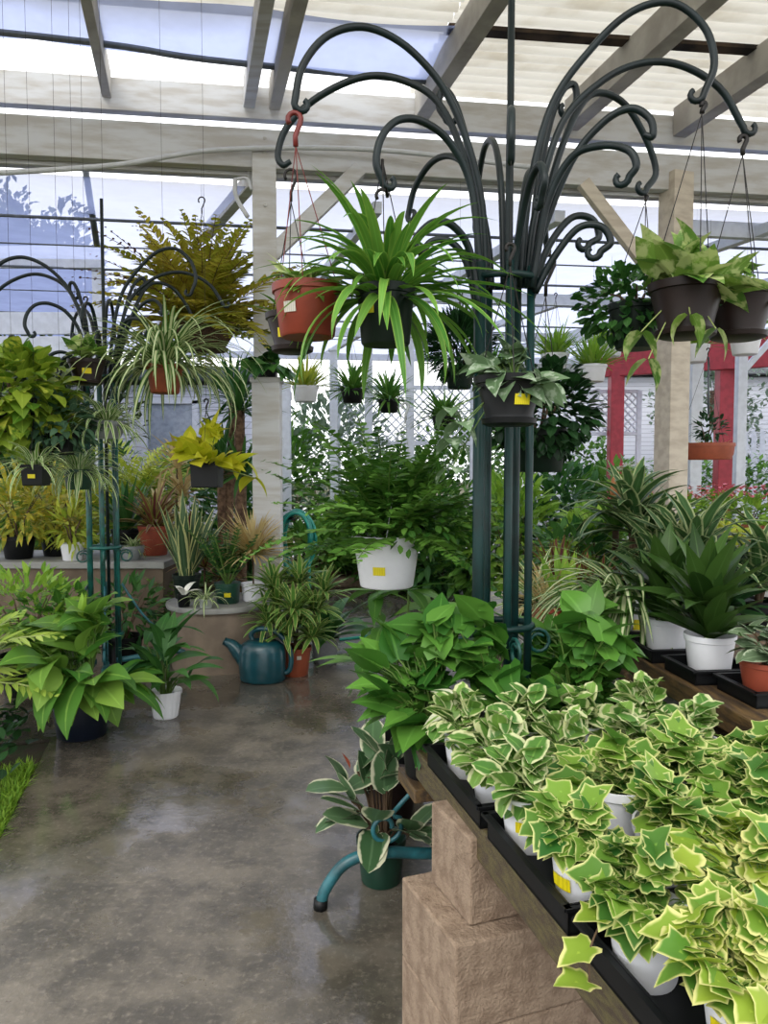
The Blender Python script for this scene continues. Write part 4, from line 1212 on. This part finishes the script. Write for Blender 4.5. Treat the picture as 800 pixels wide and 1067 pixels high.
def ground_cover():
    rng = random.Random(8); m = MB()
    for i in range(900):
        u = rng.uniform(-1.6, -.76); v = rng.uniform(2.9, 4.05); p = W(u, v, rng.uniform(0, .26) * (1 if v > 3.3 else .5))
        blade(m, p, azd(rng.uniform(0, 6.3), rng.uniform(0, 1)), rng.uniform(.05, .08), .04, 'oval', .5, .1, 3, rnd=rng.random())
    solo(m, 'ground_cover', 'lf_dark', 'dark low leafy ground cover at the left edge of the slab', 'ground cover', kind='stuff', smooth=True)
    m = MB()
    for i in range(2600):
        u = -.69 - abs(rng.gauss(0, .06)); v = rng.uniform(2.3, 3.75); p = W(u, v, -.015)
        blade(m, p, azd(rng.uniform(0, 6.3), rng.uniform(.5, 1.4)), rng.uniform(.03, .08), .006, 'sword', .8, .1, 2, rnd=rng.random())
    solo(m, 'grass', 'lf_grass', 'strip of green grass along the left edge of the slab', 'grass', kind='stuff', smooth=True)
ground_cover()

# low bench at the left with crotons and small pots
def lowbench(name, label, px0, px1, Y, dpt, z, panel=True):
    r = thing(name, label, 'bench', onz((px0 + px1) / 2, Y, 0))
    w = (px1 - px0) / FPX * Y
    m = MB(); m.box((0, dpt / 2, z - .025), (w, dpt, .05)); bev(m.build('top', 'concrete_pale', r, False), .006)
    for x in (-w / 2 + .1, 0, w / 2 - .1):
        m = MB(); m.box((x, dpt / 2, (z - .05) / 2), (.08, dpt * .8, z - .052)); bev(m.build('leg', 'bench_panel', r, False))
    if panel:
        m = MB(); m.box((0, .06, (z - .05) / 2), (w * .98, .03, z - .06)); bev(m.build('front_panel', 'bench_panel', r, False))
    return r
lowbench('low_bench', 'low pale topped bench with brown front at far left', -140, 170, 5.75, .9, .66)
def onb(px, Y): return onz(px, Y, .661)
G = 'potted plants on the far left bench'
mk('potted_croton', 'yellow speckled croton bush on the left bench, nearest the frame edge', 'potted plant', onb(18, 6.0), BLK(.13, .1, .18), [(P_bush, dict(size=(.3, .25, .24), n=330, L=(.12, .18), Wd=(.03, .045), mat='lf_croton', off=(0, 0, .25)))], G)
mk('potted_croton', 'bushy gold and green croton in the middle of the left bench', 'potted plant', onb(58, 6.2), BLK(.13, .1, .18), [(P_bush, dict(size=(.28, .25, .28), n=330, L=(.12, .18), Wd=(.03, .045), mat='lf_croton', off=(0, 0, .28)))], G)
mk('potted_croton', 'yellow leaved plant in white pot on the left bench', 'potted plant', onb(74, 5.88), ('nursery', .09, .07, .13, 'white_plastic'), [(P_bush, dict(size=(.14, .14, .16), n=120, L=(.12, .16), Wd=.03, mat='lf_lime', off=(0, 0, .15)))], G)
mk('potted_succulent', 'small pale rosette plant in grey pot right of the teal poles', 'potted plant', onb(137, 5.9), ('bowl', .09, .06, .11, 'grey_plastic'), [(P_ros, dict(n=60, L=(.10, .18), Wd=.016, mat='lf_spider_mid', elev=(0, 80), droop=(.8, 2.0)))], G)
mk('potted_bromeliad', 'brown and green spiky plant in terracotta pot on the left bench end', 'potted plant', onb(160, 6.25), ('nursery', .13, .1, .24, 'terracotta'), [(P_ros, dict(n=50, L=(.3, .5), Wd=.04, mat='lf_wine', elev=(10, 85), droop=(.4, 1.2), prof='sword'))], G)
mk('potted_dracaena', 'dark green upright plant on the left bench behind the teal poles', 'potted plant', onb(130, 6.4), BLK(.12, .1, .2), [(P_ros, dict(n=34, L=(.35, .55), Wd=.06, mat='lf_deep', elev=(35, 88), droop=(.1, .8), prof='lance'))], G)
# tall plants between bench and post
def tall(name, label, px, Y, potr, pot, plants, z=0):
    return mk(name, label, 'potted plant', onz(px, Y, z), ('nursery', potr, potr * .8, potr * 1.6, pot), plants)
tall('potted_yucca', 'tall cane yucca with spiky green head just left of the timber post', 250, 6.35, .16, 'terracotta',
     [(P_multi, dict(heads=[(0, 0, 1.62), (.02, -.05, 1.1)], mat='lf_deep', stem='bark', sr=.045, n=46, L=(.3, .48), Wd=.035, elev=(-25, 85), droop=(.1, .7), prof='sword', r0=.03))])
tall('potted_yucca', 'shorter cane yucca with brown trunk behind the neon pothos', 231, 6.6, .16, 'terracotta',
     [(P_multi, dict(heads=[(0, 0, 1.2), (.1, .05, 1.75)], mat='lf_deep', stem='bark', sr=.04, n=46, L=(.3, .5), Wd=.035, elev=(-20, 85), droop=(.1, .7), prof='sword', r0=.03))])
tall('potted_ti_plant', 'yellow brown ti plant left of the yucca canes', 176, 6.7, .16, 'terracotta',
     [(P_multi, dict(heads=[(-.1, 0, .75), (.12, 0, .9), (0, -.1, .55), (.05, .1, 1.15)], mat='lf_straw', sr=.01, n=26, L=(.3, .45), Wd=.035, elev=(0, 85), droop=(.4, 1.2), prof='sword'))])
tall('potted_palm', 'lime green palm before the clapboard house', 146, 8.2, .2, 'terracotta', [(P_fern, dict(n=26, L=(.7, 1.0), elev=(25, 85), droop=(.5, 1.2), pl=.26, pw=.035, npin=16, mat='lf_lime', pang=50, bare=.25, c=(0, 0, .7))), (P_bush, dict(size=(.5, .4, .45), n=260, L=(.16, .22), Wd=.06, mat='lf_bright', off=(0, 0, .5), name='undergrowth', stems=0))])
tall('potted_bromeliad', 'wine and green bromeliad between snake plant and canes', 212, 5.85, .12, 'terracotta', [(P_multi, dict(heads=[(0, 0, .45), (-.12, 0, .6), (.12, .04, .36)], mat='lf_wine', n=26, L=(.2, .36), Wd=.035, elev=(0, 85), droop=(.3, 1.1), prof='sword', sr=.008))])
tall('potted_fern', 'bright green fern between the snake plant and the teal poles', 178, 5.95, .12, 'green_plastic', [(P_fern, dict(n=22, L=(.4, .6), elev=(20, 85), droop=(.4, 1.2), pl=.08, pw=.026, npin=16, mat='lf_mid'))])
tall('potted_shrub', 'dark leafy shrub at the foot of the teal stand', 128, 5.35, .12, 'black_plastic', [(P_bush, dict(size=(.28, .22, .2), n=170, L=(.1, .15), Wd=.04, mat='lf_deep', off=(0, 0, .22)))])
tall('potted_shrub', 'leafy green shrub between the peace lily and the low bench', 60, 4.75, .14, 'black_plastic', [(P_bush, dict(size=(.26, .22, .2), n=170, L=(.1, .15), Wd=.05, mat='lf_mid', off=(0, 0, .22)))])

# ============================================================ UPPER SHELF AT RIGHT
def osh(px, py): 
    Y = (EYE - SHZ) * FPX / (py - 490); return onz(px, Y, SHZ + .0065)
def shtray(px, Y, label):
    p = onz(px, Y, SHZ + .001); tray(0, 0, .19, .19, SHZ + .001, math.atan2(dv.y, dv.x) + PI / 2, label, .045, 'square black trays on the plank shelf', p); return Vector((p.x, p.y, SHZ + .0075))
c1 = shtray(657, 2.86, 'square black tray under the striped spider plant on the plank'); c2 = shtray(697, 2.58, 'square black tray under the left dracaena pot on the plank')
c3 = shtray(743, 2.32, 'square black tray under the right dracaena pot on the plank'); c4 = shtray(806, 2.10, 'square black tray under the terracotta pot at the right edge')
mk('potted_spider_plant', 'striped spider plant arching over the plank shelf end, white pot with yellow label', 'potted plant', c1, ('nursery', .078, .06, .125, 'white_plastic'),
   [(P_ros, dict(n=70, L=(.36, .54), Wd=(.022, .031), mat='lf_spider_mid', elev=(18, 70), droop=(1.6, 2.5), seg=10, r0=.03, az=(2.4, 4.9)))], None, 0, (-70, .45, .055, .04))
for cc, lab, s_ in ((c2, 'dark green dracaena in white pot on the plank, left of the pair', 1), (c3, 'dark green dracaena in white pot on the plank, right of the pair', 2)):
    mk('potted_dracaena', lab, 'potted plant', cc, ('nursery', .076, .06, .125, 'white_plastic'),
       [(P_multi, dict(heads=[(0, 0, .01), (.01, .01, .10)], mat='lf_dracaena', stem='stem_green', sr=.014, n=24, L=(.2, .31), Wd=(.06, .078), elev=(18, 84), droop=(.2, .9), prof='lance', r0=.01, fold=.25))], 'dark dracaenas on the plank shelf', s_)
mk('potted_fittonia', 'grey green veined plant in terracotta pot at the right edge of the plank', 'potted plant', c4, ('nursery', .08, .062, .10, 'terracotta'),
   [(P_dome, dict(n=34, R=.11, H=.12, L=(.07, .09), Wd=(.045, .055), mat='lf_fittonia', prof='oval', tilt=(-10, 50), low=5, stem='stem_brown'))])

# ============================================================ PLANTS BEHIND THE PLANK SHELF
lowbench('display_bench', 'long display bench of foliage plants behind the plank shelf', 545, 990, 3.55, 1.5, .55, True)
def ob(px, Y): return onz(px, Y, .551)
G = 'foliage plants on the display bench'
def bp(name, label, px, Y, rt, mat, plants): return mk(name, label, 'potted plant', ob(px, Y), ('nursery', rt, rt * .8, rt * 1.5, mat), plants, G)
bp('potted_dracaena', 'tall white striped dracaena in front of the cream timber post', 664, 4.2, .12, 'black_plastic',
   [(P_multi, dict(heads=[(0, 0, .30), (-.03, .02, .42), (.08, -.02, .2)], mat='lf_warneckii', sr=.016, n=30, L=(.32, .48), Wd=(.06, .078), elev=(5, 86), droop=(.5, 1.7), prof='sword', r0=.02))])
bp('potted_dracaena', 'cream edged dracaena with arching leaves above the white pots', 716, 3.7, .11, 'black_plastic',
   [(P_multi, dict(heads=[(0, 0, .18), (.05, .0, .26), (-.1, 0, .12)], mat='lf_warneckii', sr=.014, n=28, L=(.32, .5), Wd=(.056, .074), elev=(5, 86), droop=(.5, 1.6), prof='sword', r0=.02))])
bp('potted_dracaena', 'green and grey striped dracaena at right edge above the plank shelf', 792, 3.75, .11, 'black_plastic',
   [(P_multi, dict(heads=[(0, 0, .1), (.05, .0, .2)], mat='lf_warneckii', sr=.014, n=26, L=(.3, .45), Wd=(.045, .06), elev=(5, 86), droop=(.5, 1.6), prof='sword', r0=.02))])
r = bp('potted_bromeliad', 'bromeliad with orange bud left of the cream timber post', 642, 4.45, .1, 'black_plastic',
   [(P_multi, dict(heads=[(0, 0, .34)], mat='lf_mid', sr=.02, n=26, L=(.22, .32), Wd=.05, elev=(10, 85), droop=(.3, 1.1), prof='sword'))])
m = MB(); m.lathe([(0, .62), (.03, .62), (.038, .68), (.03, .74), (.012, .79), (0, .8)], 12); m.build('flower_bud', 'bud_orange', r)
r = bp('potted_cactus', 'silvery domed cactus among dracaena leaves', 705, 3.6, .08, 'terracotta', [(P_ros, dict(n=5, L=.1, Wd=.02, mat='lf_grey', elev=(20, 60)))])
m = MB(); m.lathe([(.045, .1), (.052, .16), (.05, .26), (.04, .31), (.02, .335), (0, .34)], 20, rib=.06); m.build('stem_dome', 'stone_silver', r)
bp('potted_bromeliad', 'pink tinged spiky bromeliad right of the iron poles', 582, 4.3, .1, 'terracotta', [(P_ros, dict(n=46, L=(.25, .38), Wd=.03, mat='lf_wine', elev=(10, 85), droop=(.2, .8), prof='sword'))])
bp('potted_shrub', 'bright lime leafed shrub behind the orange bud bromeliad', 615, 4.7, .12, 'black_plastic', [(P_bush, dict(size=(.22, .2, .2), n=170, L=(.09, .13), Wd=.05, mat='lf_bright', off=(0, 0, .2)))])
bp('potted_dracaena', 'dark mass of dracaena leaves behind the left white pot', 680, 3.62, .1, 'black_plastic', [(P_ros, dict(n=36, L=(.3, .42), Wd=.06, mat='lf_dark', elev=(10, 86), droop=(.3, 1.2), prof='lance'))])
bp('potted_dracaena', 'dark mass of dracaena leaves behind the right white pot', 752, 3.62, .1, 'black_plastic', [(P_ros, dict(n=40, L=(.3, .45), Wd=.06, mat='lf_dark', elev=(10, 86), droop=(.3, 1.2), prof='lance'))])
bp('potted_grass', 'straw striped grassy plant just right of the iron poles', 572, 3.68, .1, 'terracotta', [(P_ros, dict(n=70, L=(.25, .4), Wd=.014, mat='lf_straw', elev=(5, 85), droop=(.5, 1.6), prof='strap'))])
bp('potted_sansevieria', 'upright bright green leaf plant left of the striped spider plant', 590, 3.6, .09, 'terracotta', [(P_ros, dict(n=12, L=(.25, .36), Wd=.05, mat='lf_bright', elev=(50, 88), droop=(0, .3), prof='sword'))])
bp('potted_croton', 'orange veined plant behind the striped spider plant', 622, 3.75, .1, 'terracotta', [(P_bush, dict(size=(.2, .16, .1), n=110, L=(.1, .16), Wd=.02, mat='lf_wine', off=(0, 0, .1)))])
bp('potted_aglaonema', 'silver green leafy plant behind the plank shelf middle', 652, 3.65, .1, 'black_plastic', [(P_dome, dict(n=34, R=.2, H=.2, L=(.16, .22), Wd=.07, mat='lf_fittonia', prof='lance', low=0, tilt=(-10, 40)))])
bp('potted_aglaonema', 'grey striped low plant right of the iron poles', 560, 3.85, .1, 'black_plastic', [(P_ros, dict(n=40, L=(.25, .4), Wd=.03, mat='lf_spider', elev=(5, 80), droop=(.6, 1.6)))])
bp('potted_shrub', 'dark green shrub under the dark hanging bush', 596, 4.5, .12, 'black_plastic', [(P_bush, dict(size=(.26, .22, .2), n=200, L=(.08, .12), Wd=.05, mat='lf_deep', off=(0, 0, .14)))])
bp('potted_shrub', 'leafy green shrub under the striped dracaena', 650, 4.75, .12, 'black_plastic', [(P_bush, dict(size=(.3, .22, .18), n=200, L=(.1, .14), Wd=.05, mat='lf_mid', off=(0, 0, .12)))])
bp('potted_shrub', 'yellow green shrub at the back of the display bench', 745, 4.75, .12, 'black_plastic', [(P_bush, dict(size=(.35, .22, .14), n=220, L=(.1, .14), Wd=.04, mat='lf_lime', off=(0, 0, .16)))])
# flower tables further back
lowbench('flower_bench', 'flower bench with pink blooms behind the foliage at right', 640, 900, 6.4, 1.6, .7, False)
def of(px, Y): return onz(px, Y, .701)
for i, (px, Y, mat, lab) in enumerate(((690, 6.9, 'petal_coral', 'coral pink flowers in front of the white post'), (668, 7.4, 'petal_coral', 'coral flowers right beside the cream post'), (783, 6.8, 'petal_pink', 'bright pink flowers at the right edge'), (752, 7.2, 'petal_pink', 'pink flowers left of the slanting white post'), (716, 6.6, 'petal_coral', 'low coral flowers before the thick white post'))):
    mk('flowering_plant', lab, 'potted plant', of(px, Y), ('nursery', .13, .1, .16, 'terracotta'),
       [(P_bush, dict(size=(.26, .22, .16), n=170, L=(.08, .11), Wd=.05, mat='lf_bright', off=(0, 0, .12))), (P_flowers, dict(size=(.26, .22, .2), n=40, r=.035, mat=mat, off=(0, 0, .18)))], 'flowers on the far bench')
mk('potted_shrub', 'small white flowered plant beside the orange bud', 'potted plant', of(655, 6.6), ('nursery', .1, .08, .4, 'white_plastic'),
   [(P_bush, dict(size=(.16, .14, .12), n=90, L=.07, Wd=.03, mat='lf_bright', off=(0, 0, .15))), (P_flowers, dict(size=(.14, .14, .14), n=24, r=.03, mat='petal_white', off=(0, 0, .2)))])
# hanging terracotta bowl and small white hanging pots
def hfar(px, py, Y, name, label, pot, plants, topz=3.5, apex=.5): 
    return hx(px, py, Y, name, label, pot, plants, None, apex, topz)
hfar(735, 479, 6.62, 'hanging_bowl', 'wide terracotta hanging bowl of small plants right of the cream post', ('bowl', .235, .2, .14, 'orange_clay'),
     [(P_bush, dict(size=(.14, .1, .12), n=110, L=.06, Wd=.03, mat='lf_dark', off=(.02, 0, .16))), (P_ros, dict(n=40, L=(.06, .12), Wd=.01, mat='lf_lime', elev=(20, 85), r0=.16, name='grass_tuft'))], 3.47, .75)
for px, py, Y, lab in ((578, 386, 7.2, 'small white hanging pot of grass right of the iron poles'), (617, 398, 7.0, 'white hanging pot of bright grass left of the green hanging pot'), (723, 378, 6.8, 'small white hanging pot under the brown pothos pot'), (776, 370, 6.6, 'white hanging pot of grass at the right edge'), (318, 419, 7.4, 'white hanging bowl of lime fern right of the timber post'), (636, 372, 8.2, 'distant white hanging pot beside the cream post')):
    hfar(px, py, Y, 'hanging_basket', lab, ('nursery', .13, .1, .15, 'white_plastic'), [(P_ros, dict(n=110, L=(.22, .40), Wd=.026, mat='lf_bright' if px != 318 else 'lf_lime', elev=(20, 88), droop=(.1, 1.1), r0=.08))], 3.62)
for px, py, Y, lab in ((367, 420, 7.8, 'dark spiky hanging plant left of the big spider leaves'), (405, 430, 8.3, 'small green hanging plant behind the spider plant leaves'), (462, 448, 7.6, 'round leaved hanging plant above the fern'), (512, 400, 8.6, 'green hanging plant seen between the iron poles')):
    hfar(px, py, Y, 'hanging_basket', lab, ('nursery', .12, .09, .14, 'black_plastic'), [(P_ros, dict(n=120, L=(.25, .46), Wd=.03, mat='lf_mid', elev=(0, 85), droop=(.4, 1.6), r0=.06))], 3.62)
rod('hanging_rod', 'thin black rod hooked above the terracotta bowl', at(738, 372, 6.64), at(738, 432, 6.64), .009)

# ============================================================ MIDDLE DISTANCE GREENERY
bedr = thing('garden_bed', 'low planting bed of stones and brown leaves behind the hose', 'garden bed', onz(350, 9.2, 0))
m = MB(); m.box((0, .4, .06), (3.2, 1.6, .12)); bev(m.build('kerb', 'concrete_block', bedr, False), .02)
rg = random.Random(21); m = MB()
for i in range(420):
    blade(m, (rg.uniform(-1.5, 1.5), rg.uniform(-.4, 1.1), .12 + rg.uniform(0, .1)), azd(rg.uniform(0, 6.3), rg.uniform(-.2, .5)), rg.uniform(.12, .2), .09, 'oval', .6, .2, 3, rnd=rg.random())
o = m.build('leaf_litter', 'litter', bedr); o['kind'] = 'stuff'
bg_plants = [
    (325, 9.0, .5, .55, .5, 'lf_mid', 'rounded green shrub behind the hose coil'),
    (372, 9.4, .5, .5, .8, 'lf_bright', 'bright green shrub left of the white fern basket'),
    (412, 8.6, .55, .5, .9, 'lf_mid', 'green shrub directly behind the white fern basket'),
    (455, 8.4, .5, .5, .9, 'lf_deep', 'dark green shrub left of the iron poles'),
    (500, 8.0, .45, .4, .8, 'lf_mid', 'green shrub seen between the iron poles'),
    (535, 7.6, .45, .4, 1.2, 'lf_bright', 'light green shrub between the right iron poles'),
    (345, 11.0, .9, .5, 2.3, 'lf_grey', 'grey green netted shrub right of the timber post'),
    (300, 10.5, .6, .5, 1.9, 'lf_mid', 'green shrub close behind the timber post'),
    (410, 11.8, .9, .5, 1.5, 'lf_deep', 'dark shrub under the lattice panel'),
    (475, 11.5, .8, .5, 1.9, 'lf_mid', 'green shrub at the right end of the lattice'),
    (585, 8.2, .5, .4, 1.3, 'lf_deep', 'deep green shrub behind the dark hanging bush'),
    (640, 9.0, .6, .4, 1.3, 'lf_mid', 'green shrub left of the cream post in the distance'),
    (800, 8.6, .6, .4, .7, 'lf_bright', 'light green shrub behind the pink flowers'),
    (700, 9.5, .7, .4, .7, 'lf_lime', 'yellow green shrub behind the coral flowers'),
    (96, 8.0, .7, .5, 1.1, 'lf_lime', 'yellow green shrub before the white house at left'),
    (20, 7.6, .7, .5, 1.1, 'lf_croton', 'golden shrub behind the left bench'),
    (-20, 6.9, .5, .5, 1.0, 'lf_mid', 'green shrub at the far left behind the pothos mass'),
    (200, 9.0, .6, .5, 1.5, 'lf_mid', 'green shrub under the house window'),
    (252, 8.4, .5, .5, 1.3, 'lf_deep', 'deep green shrub behind the yucca canes'),
]
for px, Y, sx, sy, zc, mat, lab in bg_plants:
    r = thing('shrub', lab, 'shrub', onz(px, Y, 0.0 if not (300 < px < 380 and 8.9 < Y < 10.4) else .121), 0, 'shrubs of the middle distance')
    SEED[0] += 1; rng = random.Random(SEED[0])
    P_bush(r, (0, 0, 0), rng, size=(sx, sy, zc * .55), n=int(700 * sx / .5), L=(.12, .2), Wd=(.06, .09), prof='lance', mat=mat, off=(0, 0, zc * .55), stems=6, droop=(.3, .9))
for px, Y, w, h, mat, lab in ((415, 16.5, 2.6, 2.2, 'lf_grey', 'long grey green hedge behind the lattice and white posts'), (575, 14.2, 1.2, 1.9, 'lf_mid', 'green hedge far behind the iron poles'), (715, 14.6, 1.7, 1.5, 'lf_mid', 'low green hedge below the picket fence'), (40, 9.6, 1.2, 1.7, 'lf_deep', 'deep green hedge left of the white house')):
    SEED[0] += 1; rng = random.Random(SEED[0]); m = MB(); o = onz(px, Y, 0)
    for i in range(int(1500 * w)):
        b = o + Vector((rng.uniform(-w, w), rng.uniform(-.4, .4), h * rng.uniform(0, 1) * (1 + .08 * math.sin(i))))
        blade(m, b, (rng.uniform(-1, 1), rng.uniform(-1.4, .6), rng.uniform(-.4, 1)), rng.uniform(.12, .2), .09, 'lance', .5, .1, 2, rnd=rng.random())
    solo(m, 'hedge', mat, lab, 'hedge', smooth=True)
def tree(label, px, Y, ztop, rx, mat='lf_tree', n=20000, leaf=.3):
    r = thing('tree', label, 'tree', onz(px, Y, 0), 0, 'trees beyond the shade cloth')
    SEED[0] += 1; rng = random.Random(SEED[0])
    m = MB(); m.tube(cr([(0, 0, 0), (.1, 0, ztop * .4), (0, .1, ztop * .75)], 4), .16, 8); m.build('trunk', 'bark', r)
    m = MB()
    for i in range(n):
        v = Vector((rng.gauss(0, 1), rng.gauss(0, 1), rng.gauss(0, 1))).normalized() * rng.uniform(.4, 1) ** .5
        lump = 1 + .22 * math.sin(v.x * 7 + v.z * 5) + .15 * math.sin(v.y * 9 + v.z * 8)
        b = Vector((v.x * rx * lump, v.y * rx * .7 * lump, ztop * .55 + v.z * ztop * .45 * lump))
        blade(m, b, v + Vector((rng.uniform(-1, 1), rng.uniform(-1, 1), rng.uniform(-.6, .8))), leaf * rng.uniform(.6, 1.2), leaf * .5, 'lance', .5, .1, 2, rnd=rng.random())
    m.build('crown', mat, r)
tree('dark bushy tree beyond the white board screen, left one', -30, 24, 9.4, 2.6)
tree('dark bushy tree beyond the white board screen, right one', 45, 19, 7.3, 1.4)
tree('dark hedge tree behind the board screen, low', -10, 12.5, 3.4, 1.9, n=9000, leaf=.24)
tree('grey green tree beyond the picket fence', 742, 19, 4.4, 1.4, 'lf_grey', n=2500, leaf=.2)
clean()
